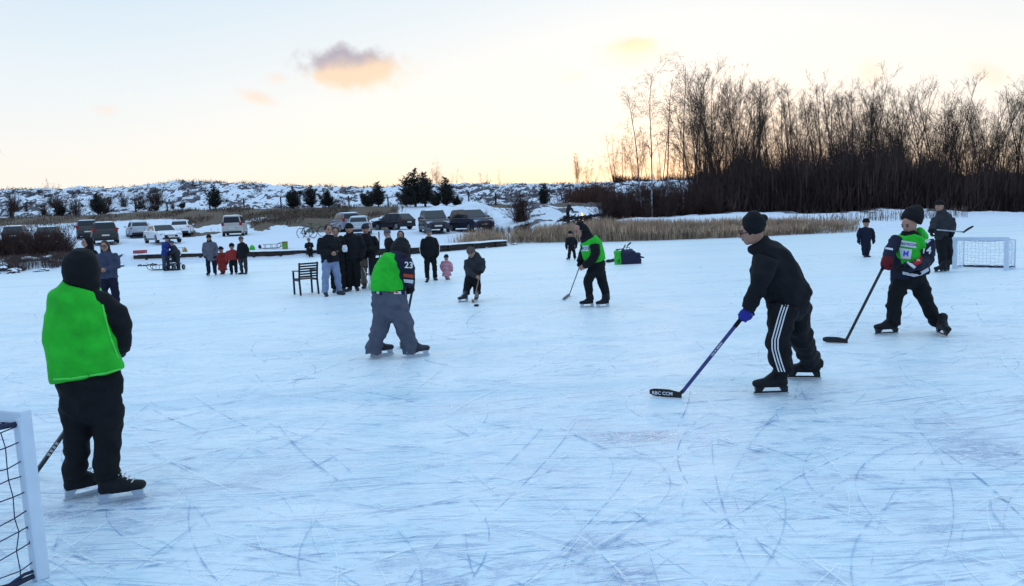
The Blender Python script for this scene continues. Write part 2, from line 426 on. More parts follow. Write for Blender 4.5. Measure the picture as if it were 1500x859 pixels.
_ry = np.array([283, 284, 282, 279, 273, 271, 275, 278, 277, 275, 273, 272, 270, 264, 262, 262, 250.0])
_zr = 1.9 + (350 - .045 * _rx - _ry) * 115 / 1083.0
def sst(x): x = np.clip(x, 0, 1); return x * x * (3 - 2 * x)
def Hf(X, Y):
    X = np.asarray(X, dtype=float); Y = np.asarray(Y, dtype=float)
    u = X / Y; px = u2px(u); t = (Y - Ys(u)) / K; D = Y / K
    z1 = np.interp(px, _px, _z1); z58 = np.interp(px, _px, _z58); z80 = np.interp(px, _px, _z80); zr = np.interp(px, _rx, _zr)
    D1 = Ys(u) / K + 1.6
    a = sst(t / 1.6) * z1
    b = z1 + (z58 - z1) * np.clip((D - D1) / (58 - D1), 0, 1)
    c = z58 + (z80 - z58) * sst((D - 60) / 20.0)
    d = z80 + (zr - z80) * np.sin(np.clip((D - 80) / 35.0, 0, 1) * np.pi / 2)
    e = zr * (1 - sst((D - 117) / 60.0)) + 1.5
    h = np.where(t < 1.6, a, np.where(D < 58, b, np.where(D < 80, np.maximum(c, z58), np.where(D < 115, d, np.minimum(e, zr)))))
    h = np.where(t < 0, t * 0.3, h)
    hill = sst((D - 74) / 14.0)
    rough = (fbm(X * .22, Y * .22, 5) - .5) * 1.1 * hill + (fbm(X * .9, Y * .9, 3) - .5) * .8 * hill
    rough = rough * np.where(D > 110, .55, 1)
    flat = (fbm(X * .5 + 40, Y * .5, 4) - .5) * .16 * sst((t - .3) / 2.0) * (1 - hill)
    rightw = sst((px - 700) / 60.0)
    flat = flat + (fbm(X * .35 + 7, Y * .5, 4) - .5) * .9 * rightw * sst((D - 54) / 4.0) * (1 - hill)
    def bump(pxc, Dc, wpx, wD, amp): return amp * np.exp(-((px - pxc) / wpx) ** 2 - ((D - Dc) / wD) ** 2)
    mound = bump(697, 69, 34, 4.0, 1.25) + (fbm(X * .9, Y * .9, 3) - .5) * bump(697, 69, 50, 6.0, 1.0) + bump(650, 72, 20, 3, .5) + bump(800, 66, 50, 4, .8) + bump(920, 66, 55, 4, .7)
    mound = mound + bump(1060, 53.5, 130, 2.2, .40) + bump(1230, 52, 60, 2.0, .25) + bump(450, 67, 60, 2.5, .5) + bump(395, 65, 20, 2, .45)
    rb = (fbm(X * 1.3, Y * 1.3, 3) - .5) * .5 * sst(t / .8) * (1 - sst((t - 2.5) / 2)) * np.where(px < 190, 1, .25)
    return (h + rough + flat + mound + rb) * K
def H(x, y): return float(Hf(np.array([x]), np.array([y]))[0])
def at(px, py, z_off=0.0, d0=36.0):     # sight line onto the terrain
    d = ray(px, py); D = d0
    while D < 260:
        p = CAM + d * (D / d.y)
        if p.z <= H(p.x, p.y) + z_off: return p
        D += 0.15
    return CAM + d * (90 / d.y)
def onto(px, D):                        # column px at depth D, on the ground
    p = P(px, 350 - .045 * px, D); return V((p.x, p.y, H(p.x, p.y)))

def terrain():
    us = np.concatenate([np.linspace(-2.4, -.78, 60, endpoint=False), np.linspace(-.78, .78, 640, endpoint=False), np.linspace(.78, 2.4, 60)])
    ts = np.concatenate([np.array([-.6, -.1]), np.linspace(0, 3, 16, endpoint=False), np.linspace(3, 24, 60, endpoint=False), np.linspace(24, 84, 190, endpoint=False), np.linspace(84, 160, 20, endpoint=False), np.array([180, 240, 400, 700, 1500])])
    U, T = np.meshgrid(us, ts); Y = Ys(U) + T; X = U * Y
    Z = Hf(X, Y)
    # every patch of heather on the hill, brown grass at its foot
    px = u2px(U); D = Y / K
    hill = sst((D - 74) / 8.0)
    n = fbm(X * .45, Y * .30 + 5, 5); n2 = fbm(X * 1.6, Y * 1.2, 3)
    veg = hill * sst((n * .35 + n2 * .35 + fbm(X * 3.1, Y * 1.6, 2) * .3 - .50) / .06)
    veg = np.maximum(veg, hill * sst((D - 111) / 3) * (1 - sst((D - 117) / 3)) * np.where(px < 230, .8, .2))
    band = sst((D - 64.5 - 2 * (n - .5) * 14) / 2.5) * (1 - sst((D - 77) / 4)) * sst((px - 262) / 12) * (1 - sst((px - 585) / 12)) 
    band = np.maximum(band, sst((D - 70) / 3) * (1 - sst((D - 79) / 3)) * (1 - sst((px - 300) / 15)) * .9)
    band = np.maximum(band, sst((D - 73) / 3) * (1 - sst((D - 80) / 3)) * sst((px - 640) / 15) * .9)
    rt = sst((px - 720) / 40) * sst((D - 54) / 4) * (1 - hill) * sst((n * .5 + n2 * .5 - .46) / .1) * .8
    wood = sst((px - 1000) / 50) * sst((D - 57) / 3) * .85
    col = np.stack([np.clip(np.maximum(np.maximum(veg, rt), wood), 0, 1), np.clip(band, 0, 1), np.zeros_like(veg), np.ones_like(veg)], -1)
    nv, nu = U.shape
    idx = np.arange(nu * nv).reshape(nv, nu)
    F = np.stack([idx[:-1, :-1], idx[:-1, 1:], idx[1:, 1:], idx[1:, :-1]], -1).reshape(-1, 4)
    mt, nt, b, out = new_mat('snowy_ground'); N = nt.nodes.new; L = nt.links.new
    tc = N('ShaderNodeTexCoord'); at_ = N('ShaderNodeAttribute'); at_.attribute_name = 'tone'
    sp = N('ShaderNodeSeparateColor'); L(at_.outputs['Color'], sp.inputs[0])
    nz = N('ShaderNodeTexNoise'); nz.inputs['Scale'].default_value = 1.6; nz.inputs['Detail'].default_value = 8; nz.inputs['Roughness'].default_value = .7; L(tc.outputs['Object'], nz.inputs['Vector'])
    nf = N('ShaderNodeTexNoise'); nf.inputs['Scale'].default_value = 6; nf.inputs['Detail'].default_value = 4; L(tc.outputs['Object'], nf.inputs['Vector'])
    def mk(src, lo, hi):
        a = N('ShaderNodeMath'); a.operation = 'ADD'; L(src, a.inputs[0]); L(nz.outputs['Fac'], a.inputs[1])
        r = N('ShaderNodeMapRange'); r.inputs['From Min'].default_value = lo; r.inputs['From Max'].default_value = hi; L(a.outputs[0], r.inputs[0]); return r.outputs[0]
    s1 = N('ShaderNodeMix'); s1.data_type = 'RGBA'; s1.inputs[6].default_value = (.60, .66, .76, 1); s1.inputs[7].default_value = (.82, .85, .89, 1); L(nf.outputs['Fac'], s1.inputs[0])
    s2 = N('ShaderNodeMix'); s2.data_type = 'RGBA'; L(mk(sp.outputs[1], .95, 1.25), s2.inputs[0]); L(s1.outputs[2], s2.inputs[6]); s2.inputs[7].default_value = (.13, .095, .07, 1)
    s3 = N('ShaderNodeMix'); s3.data_type = 'RGBA'; L(mk(sp.outputs[0], .92, 1.15), s3.inputs[0]); L(s2.outputs[2], s3.inputs[6]); s3.inputs[7].default_value = (.12, .11, .13, 1)
    L(s3.outputs[2], b.inputs['Base Color']); b.inputs['Roughness'].default_value = .85; b.inputs['Specular IOR Level'].default_value = .2
    bp = N('ShaderNodeBump'); bp.inputs['Strength'].default_value = .5; bp.inputs['Distance'].default_value = .12; L(nz.outputs['Fac'], bp.inputs['Height']); L(bp.outputs[0], b.inputs['Normal'])
    o = np_mesh('ground', np.stack([X, Y, Z], -1).reshape(-1, 3), F, mt, col.reshape(-1, 4), smooth=True)
    tag(o, kind='structure')
terrain()

# ------------------------------------------------------------------ ice
def ice():
    mt, nt, b, out = new_mat('lake_ice'); N = nt.nodes.new; L = nt.links.new
    tc = N('ShaderNodeTexCoord')
    def noise_(sx, sy, ang, sc=1.0, det=4, ro=.5, wob=None):
        mp = N('ShaderNodeMapping'); mp.inputs['Rotation'].default_value = (0, 0, ang); mp.inputs['Scale'].default_value = (sx, sy, 1)
        src = tc.outputs['Object']
        L(src if wob is None else wob, mp.inputs[0])
        n = N('ShaderNodeTexNoise'); n.inputs['Scale'].default_value = sc; n.inputs['Detail'].default_value = det; n.inputs['Roughness'].default_value = ro
        L(mp.outputs[0], n.inputs['Vector']); return n.outputs['Fac']
    def rng(x, a, b_, c=0., d=1.):
        r = N('ShaderNodeMapRange'); r.inputs['From Min'].default_value = a; r.inputs['From Max'].default_value = b_
        r.inputs['To Min'].default_value = c; r.inputs['To Max'].default_value = d; L(x, r.inputs[0]); return r.outputs[0]
    def mth(op, a, b_):
        n = N('ShaderNodeMath'); n.operation = op
        for i, x in enumerate((a, b_)):
            if isinstance(x, (int, float)): n.inputs[i].default_value = x
            else: L(x, n.inputs[i])
        return n.outputs[0]
    # slight curvature of the scratches
    wn = N('ShaderNodeTexNoise'); wn.inputs['Scale'].default_value = .25; wn.inputs['Detail'].default_value = 1; L(tc.outputs['Object'], wn.inputs['Vector'])
    vm = N('ShaderNodeVectorMath'); vm.operation = 'MULTIPLY_ADD'; L(wn.outputs['Color'], vm.inputs[0]); vm.inputs[1].default_value = (2.2, 2.2, 0); L(tc.outputs['Object'], vm.inputs[2])
    wob = vm.outputs[0]
    acc = None
    for i, (ang, ln, wd, thr) in enumerate([(.15, 1.1, 26, .655), (-.35, 1.3, 30, .665), (.75, 1.0, 24, .67), (-1.0, 1.2, 28, .675), (1.5, 1.0, 26, .68), (.02, .8, 14, .655)]):
        s = rng(noise_(ln, wd, ang, 1.0, 2, .45, wob), thr, thr + .05)
        acc = s if acc is None else mth('MAXIMUM', acc, s)
    acc2 = None
    for ang, ln, wd, thr in [(.25, 3.2, 44, .63), (-.5, 3.6, 50, .64), (1.0, 3.0, 40, .65), (-1.2, 3.4, 46, .65), (.0, 2.6, 34, .63)]:
        s2_ = rng(noise_(ln, wd, ang, 1.0, 2, .5, wob), thr, thr + .06); acc2 = s2_ if acc2 is None else mth('MAXIMUM', acc2, s2_)
    acc = mth('MAXIMUM', acc, mth('MULTIPLY', acc2, .75))
    big = noise_(.35, .5, 0, 1.0, 4, .55); mid = noise_(1.3, 2.2, .2, 1.0, 5, .6, wob); fine = noise_(11, 24, .1, 1.0, 5, .75)
    wear = rng(big, .40, .62)                    # how worn an area is
    blot = mth('MULTIPLY', rng(mid, .46, .58), rng(fine, .40, .54))
    blot = mth('MULTIPLY', mth('MULTIPLY', blot, rng(big, .42, .60, .1, 1.)), rng(noise_(.9, 1.1, .5, 1.0, 2, .5), .42, .60, .25, 1.))
    scr = mth('MULTIPLY', acc, mth('ADD', mth('MULTIPLY', wear, .6), .4))
    sep = N('ShaderNodeSeparateXYZ'); L(tc.outputs['Object'], sep.inputs[0])
    ysep = sep.outputs[1]
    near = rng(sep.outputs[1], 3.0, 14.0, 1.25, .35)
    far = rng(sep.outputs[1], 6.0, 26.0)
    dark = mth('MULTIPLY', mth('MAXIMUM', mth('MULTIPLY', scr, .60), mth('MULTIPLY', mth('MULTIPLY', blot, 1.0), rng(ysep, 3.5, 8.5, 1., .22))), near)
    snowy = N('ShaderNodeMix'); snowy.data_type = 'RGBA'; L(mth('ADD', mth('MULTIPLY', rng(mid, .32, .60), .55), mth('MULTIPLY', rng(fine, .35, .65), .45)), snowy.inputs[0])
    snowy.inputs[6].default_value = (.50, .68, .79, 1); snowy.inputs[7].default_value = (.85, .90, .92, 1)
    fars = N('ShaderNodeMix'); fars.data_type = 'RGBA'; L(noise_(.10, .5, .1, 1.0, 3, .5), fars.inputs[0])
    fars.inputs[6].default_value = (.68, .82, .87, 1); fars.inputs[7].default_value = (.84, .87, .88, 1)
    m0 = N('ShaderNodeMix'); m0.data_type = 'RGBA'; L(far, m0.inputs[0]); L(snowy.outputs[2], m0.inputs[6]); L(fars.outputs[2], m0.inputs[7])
    # pale cyan bare lanes far out
    lanes = rng(noise_(.05, .9, .06, 1.0, 3, .5), .56, .70, 0, .55)
    m1 = N('ShaderNodeMix'); m1.data_type = 'RGBA'; L(lanes, m1.inputs[0]); L(m0.outputs[2], m1.inputs[6]); m1.inputs[7].default_value = (.50, .70, .80, 1)
    m2 = N('ShaderNodeMix'); m2.data_type = 'RGBA'; L(dark, m2.inputs[0]); L(m1.outputs[2], m2.inputs[6]); m2.inputs[7].default_value = (.09, .23, .46, 1)
    L(m2.outputs[2], b.inputs['Base Color'])
    L(rng(dark, 0, .6, .46, .25), b.inputs['Roughness']); b.inputs['Specular IOR Level'].default_value = .45
    bp = N('ShaderNodeBump'); bp.inputs['Strength'].default_value = .35; bp.inputs['Distance'].default_value = .01
    L(mth('SUBTRACT', fine, mth('MULTIPLY', dark, 1.2)), bp.inputs['Height']); L(bp.outputs[0], b.inputs['Normal'])
    mb = MB(); mb.add([(-900, -600, 0), (900, -600, 0), (900, 110, 0), (-900, 110, 0)], [(0, 1, 2, 3)])
    o = mb.build('ice', mt, norm=False); tag(o, kind='structure')
    # individual skate cuts
    mt, nt, b, out = new_mat('skate_cut'); N = nt.nodes.new; L = nt.links.new
    tc = N('ShaderNodeTexCoord'); at_ = N('ShaderNodeAttribute'); at_.attribute_name = 'tone'
    L(at_.outputs['Color'], b.inputs['Base Color']); b.inputs['Roughness'].default_value = .4
    nz = N('ShaderNodeTexNoise'); nz.inputs['Scale'].default_value = 5; nz.inputs['Detail'].default_value = 6; nz.inputs['Roughness'].default_value = .7; L(tc.outputs['Object'], nz.inputs['Vector'])
    mr = N('ShaderNodeMapRange'); mr.inputs['From Min'].default_value = .43; mr.inputs['From Max'].default_value = .62; mr.inputs['To Max'].default_value = .80; L(nz.outputs['Fac'], mr.inputs[0])
    tr = N('ShaderNodeBsdfTransparent'); ms = N('ShaderNodeMixShader'); L(mr.outputs[0], ms.inputs[0]); L(tr.outputs[0], ms.inputs[1]); L(b.outputs[0], ms.inputs[2]); L(ms.outputs[0], out.inputs[0])
    rs = np.random.RandomState(11); vs = []; fs = []; cs = []
    n = 0
    for i in range(5200):
        y = 2.2 + 22 * rs.rand() ** 1.9; x = rs.uniform(-.85, .85) * (y + 2)
        a = rs.normal(0, .55) + (math.pi if rs.rand() < .5 else 0)
        if rs.rand() < .3: a = rs.uniform(0, 6.28)
        ln = rs.gamma(1.6, .6) + .15; rad = rs.choice([-1, 1]) * (rs.uniform(.8, 3.0) if rs.rand() < .35 else rs.uniform(3, 14)); w = rs.uniform(.0014, .0046) * (1 + y * .06)
        if rs.rand() < .08: w *= 2.0; ln *= .6
        if rs.rand() < .5: c = (.90, .95, .97, 1)
        else: q = rs.uniform(0, 1); c = (.10 + .22 * q, .27 + .25 * q, .52 + .20 * q, 1)
        k = max(4, int(ln / .18)); z = .003 + i * 2e-6
        for j in range(k + 1):
            s = j / k; ww = w * (math.sin(math.pi * min(max(s, .03), .97)) ** .5)
            aa = a + (ln * s) / rad
            vs.append((x - math.sin(aa) * ww, y + math.cos(aa) * ww, z)); vs.append((x + math.sin(aa) * ww, y - math.cos(aa) * ww, z)); cs += [c, c]
            if j < k:
                x += math.cos(aa) * ln / k; y += math.sin(aa) * ln / k
                fs.append((n, n + 1, n + 3, n + 2))
            n += 2
    o = np_mesh('skate_scratches', vs, fs, mt, cs); tag(o, kind='structure')
ice()

# ------------------------------------------------------------------ people toolkit
def remesh(mb, voxel, smooth=2, wrinkle=0.0, freq=5.2, seed=0.0):
    me = mb.mesh('tmp'); bm = bmesh.new(); bm.from_mesh(me); bmesh.ops.recalc_face_normals(bm, faces=bm.faces); bm.to_mesh(me); bm.free()
    o = bpy.data.objects.new('tmp', me); COL.objects.link(o)
    md = o.modifiers.new('r', 'REMESH'); md.mode = 'VOXEL'; md.voxel_size = voxel
    if smooth:
        sm = o.modifiers.new('s', 'SMOOTH'); sm.factor = .5; sm.iterations = smooth
    dg = bpy.context.evaluated_depsgraph_get(); r = bpy.data.meshes.new_from_object(o.evaluated_get(dg))
    bpy.data.objects.remove(o); bpy.data.meshes.remove(me)
    if wrinkle > 0:
        n = len(r.vertices); co = np.empty(n * 3, dtype=np.float32); no = np.empty(n * 3, dtype=np.float32)
        r.vertices.foreach_get('co', co); r.vertices.foreach_get('normal', no)
        co = co.reshape(-1, 3); no = no.reshape(-1, 3); d = np.empty(n, dtype=np.float32)
        for i in range(n):
            p = co[i]; q = V((p[0] * freq + seed + p[2] * freq * .5, p[1] * freq, p[2] * freq * 1.15))
            w1 = noise.noise(q); w2 = noise.noise(q * 2.3 + V((5, 3, 1)))
            d[i] = (1 - abs(w1) * 3.2) * .6 + w2 * .9 - .1
        co += no * (d * wrinkle)[:, None]; r.vertices.foreach_set('co', co.ravel()); r.update()
    return r

class Fig:
    """a person: one body mesh (the thing) with clothing as its parts"""
    def __init__(s, base, label, group=None, voxel=.014, seed=0):
        s.base = V(base); s.label = label; s.group = group; s.vox = voxel; s.seed = seed
        s.body = MB(); s.extra = MB(); s.parts = []; s.garms = {}
    def g(s, name): 
        if name not in s.garms: s.garms[name] = MB()
        return s.garms[name]
    def chain(s, where, pts, ref=(0, 1, 0), flat=False, shrink=None):
        # pts: (Vector, a, b)
        mb = s.g(where) if isinstance(where, str) else where
        mb.tube([p[0] for p in pts], [p[1] for p in pts], [p[2] for p in pts], ref=ref, n=16, flat=flat)
        if shrink:
            k = shrink * .85; P0 = [p[0] for p in pts]
            P0[-1] = P0[-1].lerp(P0[-2], .35); P0[0] = P0[0].lerp(P0[1], .15)
            s.body.tube(P0, [max(p[1] * k, .012) for p in pts], [max(p[2] * k, .012) for p in pts], ref=ref, n=10, flat=True)
    def head(s, c, r, f, up=V((0, 0, 1)), face=True):
        f = V(f).normalized(); up = V(up); up = (up - f * up.dot(f)).normalized(); sd = f.cross(up).normalized()
        rot = Matrix((sd, f, up)).transposed()
        s.hc, s.hr, s.hf, s.hu, s.hs, s.hrot = c, r, f, up, sd, rot
        s.body.ball(c, (r * .80, r * .97, r * 1.12), 16, rot)
        s.body.ball(c - up * r * .55 + f * r * .30, (r * .56, r * .58, r * .55), 12, rot)      # jaw
        s.body.tube([c + up * r * .12 + f * r * .92, c - up * r * .22 + f * r * 1.12, c - up * r * .30 + f * r * .95], [r * .09, r * .15, r * .14], ref=tuple(f), n=8)
        s.body.ball(c - up * r * .92 + f * r * .52, (r * .25, r * .22, r * .2), 8, rot)
        for k in (-1, 1): s.body.ball(c + sd * r * .82 * k - up * r * .05 - f * r * .05, (r * .10, r * .2, r * .3), 8, rot)
        if face:
            for k in (-1, 1):
                e = MB(); e.ball(c + sd * r * .33 * k + up * r * .06 + f * r * .86, (r * .15, r * .12, r * .08), 8, rot); s.parts.append(('eye', e, 'eye_dark', None))
                e = MB(); e.ball(c + sd * r * .34 * k + up * r * .28 + f * r * .84, (r * .22, r * .12, r * .05), 8, rot); s.parts.append(('eyebrow', e, 'hair_dark', None))
            e = MB(); e.ball(c - up * r * .56 + f * r * .86, (r * .26, r * .10, r * .08), 8, rot); s.parts.append(('mouth', e, 'lips', None))
    def beanie(s, mat_, slouch=0.0, name='hat'):
        c, r, rot, up, f = s.hc, s.hr, s.hrot, s.hu, s.hf
        mb = s.g(name); 
        sl_ = slouch
        mb.tube([c + up * r * .16 - f * r * .10, c + up * r * .5 - f * r * .12, c + up * r * .85 - f * r * (.16 + sl_ * .35), c + up * r * (1.12 + sl_ * .15) - f * r * (.2 + sl_ * .8), c + up * r * (1.24 + sl_ * .12) - f * r * (.22 + sl_ * 1.15)],
                [r * 1.0, r * .98, r * .86, r * .62, r * .25], [r * 1.16, r * 1.12, r * .98, r * .70, r * .3], ref=tuple(f), n=16, flat=True)
        s.gm[name] = (mat_, .008)
    gm = None
    def hood(s, mat_, name='hood', k=1.0):
        c, r, rot, up, f = s.hc, s.hr, s.hrot, s.hu, s.hf
        mb = s.g(name)
        mb.ball(c - f * r * .32 + up * r * .12, (r * 1.08 * k, r * 1.05 * k, r * 1.22 * k), 16, rot)
        mb.tube([c - f * r * .45 - up * r * .4, c - f * r * .35 - up * r * 1.3], [r * 1.0 * k, r * 1.15], [r * .8 * k, r * .9], ref=tuple(f), n=14)
        s.gm[name] = (mat_, .008)
    def hair(s, mat_='hair_dark', long_=0.0):
        c, r, rot, up, f = s.hc, s.hr, s.hrot, s.hu, s.hf
        mb = s.g('hair'); mb.ball(c - f * r * .20 + up * r * .28, (r * .94, r * .95, r * 1.02), 16, rot)
        if long_: 
            for k in (-1, 1): mb.tube([c - f * r * .1 + s.hs * r * .72 * k, c - f * r * .1 + s.hs * r * .85 * k - up * r * (1 + long_)], [r * .3, r * .28], ref=tuple(f), n=8)
            mb.tube([c - f * r * .5, c - f * r * .7 - up * r * (1 + long_)], [r * .8, r * .7], [r * .5, r * .3], ref=tuple(f), n=10)
        s.gm['hair'] = (mat_, .006)
    def hand(s, p, d, n_, sc=1.0, glove=None, side=1, curl=1.0):
        # p wrist, d towards the knuckles, n_ palm normal (fingers close that way)
        d = V(d).normalized(); n_ = V(n_); n_ = (n_ - d * n_.dot(d)).normalized(); w = d.cross(n_) * side
        k = .19 * sc; fat = 1.35 if glove else 1.0
        mb = MB()
        mb.tube([p, p + d * k * .25, p + d * k * .48], [k * .14 * fat, k * .21 * fat, k * .22 * fat], [k * .11 * fat, k * .09 * fat, k * .075 * fat], ref=tuple(n_), n=10)
        for i, ln in enumerate((.40, .45, .42, .34)):
            o = w * (k * (.165 - .11 * i)); q = p + d * k * .48 + o; dirs = d; pt = [q]; L_ = ln * k; ang = 0
            for j, fr in enumerate((.45, .32, .23)):
                ang += curl * (.75 if j == 0 else .8); dd = d * math.cos(ang) + n_ * math.sin(ang); q = q + dd * L_ * fr; pt.append(q)
            mb.tube(pt, [k * .050 * fat, k * .047 * fat, k * .043 * fat, k * .038 * fat], n=8, ref=tuple(w))
        q = p + d * k * .15 + w * k * .16
        mb.tube([q, q + (d * .5 + w * .6 + n_ * .4).normalized() * k * .2, q + (d * .8 + w * .35 + n_ * .75).normalized() * k * .38], [k * .07 * fat, k * .055 * fat, k * .045 * fat], n=8, ref=tuple(n_))
        if glove: s.parts.append(('glove', mb, glove, None))
        else: s.extra.add(mb.v, mb.f)
    def skate(s, cpt, yaw, sc=1.0, boot='leather_black', holder='plastic_black', tilt=0.0, shaft=True, laces=True):
        s.parts.append(('skate', (V(cpt), yaw, sc, boot, holder, tilt, shaft, laces), None, None))
    def shoe(s, cpt, yaw, sc=1.0, mat_='shoe_dark'):
        f = V((math.cos(yaw), math.sin(yaw), 0)); c = V(cpt); mb = MB(); k = sc
        mb.tube([c - f * .09 * k + V((0, 0, .045 * k)), c + f * .02 * k + V((0, 0, .05 * k)), c + f * .14 * k + V((0, 0, .035 * k))], [.042 * k, .046 * k, .044 * k], [.043 * k, .048 * k, .032 * k], ref=(0, 0, 1), n=12)
        mb.tube([c - f * .06 * k + V((0, 0, .06 * k)), c - f * .06 * k + V((0, 0, .13 * k))], [.05 * k, .052 * k], n=10)
        s.parts.append(('shoe', mb, mat_, .008))
    def finish(s, smooth=3):
        off = s.base
        me = remesh(s.body, s.vox * .75, 1)
        if s.extra.v:
            bm = bmesh.new(); bm.from_mesh(me); m2 = s.extra.mesh('x'); bm.from_mesh(m2); bm.to_mesh(me); bm.free(); bpy.data.meshes.remove(m2)
        me.transform(Matrix.Translation(-off))
        o = link('person', me, M['skin'], None, True); o.location = off
        tag(o, s.label, 'person', s.group); s.obj = o; s.res = {}
        for name, mb in s.garms.items():
            mt, wr = s.gm[name]
            nm = name.split('@')[0]
            r = remesh(mb, s.vox if nm not in ('hat', 'hood', 'hair') else s.vox * .7, 2, wr * (1.5 if nm == 'bib' else 1), freq=3.9 if nm == 'bib' else 5.2, seed=s.seed * 3.1 + len(name))
            s.res[name] = BVHTree.FromPolygons([v.co.copy() for v in r.vertices], [tuple(p.vertices) for p in r.polygons])
            r.transform(Matrix.Translation(-off))
            s.res[name + '_o'] = link(nm, r, M[mt], o, True)
        for name, mb, mt, vx in s.parts:
            if name == 'skate': s._skate(o, *mb); continue
            if vx: 
                r = remesh(mb, vx, 2); r.transform(Matrix.Translation(-off)); link(name, r, M[mt], o, True)
            else: mb.build(name, M[mt], o, off=off, smooth=True)
        return o
    def _skate(s, o, c, yaw, sc, boot, holder, tilt, shaft, laces):
        f = V((math.cos(yaw), math.sin(yaw), 0)); sd = V((-math.sin(yaw), math.cos(yaw), 0)); up = V((0, 0, 1))
        upt = (up * math.cos(tilt) + sd * math.sin(tilt)); sdt = (sd * math.cos(tilt) - up * math.sin(tilt))
        c = c + f * .07 * sc
        T = lambda x, y, z: c + f * x * sc + sdt * y * sc + upt * z * sc
        mb = MB()
        mb.tube([T(-.09, 0, .105), T(-.02, 0, .11), T(.07, 0, .105), T(.145, 0, .10)], [.036 * sc, .042 * sc, .048 * sc, .040 * sc], [.042 * sc, .048 * sc, .042 * sc, .032 * sc], ref=tuple(upt), n=14)
        mb.tube([T(-.065, 0, .11), T(-.07, 0, .17), T(-.07, 0, .225)], [.048 * sc, .047 * sc, .052 * sc], [.052 * sc, .052 * sc, .056 * sc], ref=tuple(f), n=14)
        mb.tube([T(.06, 0, .13), T(-.01, 0, .18), T(-.03, 0, .235)], [.036 * sc, .036 * sc, .040 * sc], [.022 * sc, .024 * sc, .018 * sc], ref=tuple(f), n=10)
        r = remesh(mb, .009 if sc > .8 else .007, 2); r.transform(Matrix.Translation(-s.base)); b = link('skate', r, M[boot], o, True)
        h = MB()
        h.beam(T(-.12, 0, .026), T(.160, 0, .026), .010 * sc, .014 * sc)
        for (xa, xb, xc, xd) in ((-.120, -.070, -.105, -.055), (.095, .150, .085, .14)):
            vs = [T(xa, -.008, .03), T(xb, -.008, .03), T(xb, .008, .03), T(xa, .008, .03), T(xc - .01, -.03, .075), T(xd + .01, -.03, .075), T(xd + .01, .03, .075), T(xc - .01, .03, .075)]
            h.add(vs, [(0, 3, 2, 1), (4, 5, 6, 7), (0, 1, 5, 4), (1, 2, 6, 5), (2, 3, 7, 6), (3, 0, 4, 7)])
        h.build('blade_holder', M[holder], b, off=s.base)
        k = MB(); k.add([T(-.135, -.002, .018), T(-.125, -.002, .002), T(.15, -.002, 0.001), T(.18, -.002, .018), T(-.135, .002, .018), T(-.125, .002, .002), T(.15, .002, .001), T(.18, .002, .018)],
                       [(0, 1, 2, 3), (7, 6, 5, 4), (0, 4, 5, 1), (1, 5, 6, 2), (2, 6, 7, 3), (3, 7, 4, 0)])
        k.build('blade', M['steel'], b, off=s.base)
        if laces:
            l = MB()
            for i in range(6):
                t = i / 5; x = .095 - .125 * t; z = .146 + .085 * t + .01 * math.sin(t * 3)
                q = .004 + .012
                l.tube([T(x - .004, -.030, z - .012), T(x + .012, 0, z + .004), T(x - .004, .030, z - .012)], .0045 * sc, n=5)
            l.build('laces', M['lace'], b, off=s.base)

def newfig(base, label, group=None, voxel=.014, seed=0):
    f = Fig(base, label, group, voxel, seed); f.gm = {}; return f

def pc(D0, pts):     # photo measurements (px, py, half-width px, depth offset[, depth ratio]) -> metric chain
    out = []
    for q in pts:
        px, py, hw, dy = q[:4]; ra = q[4] if len(q) > 4 else 1.0
        D = D0 + dy; a = hw * D / FPX; out.append((P(px, py, D), a, a * ra))
    return out

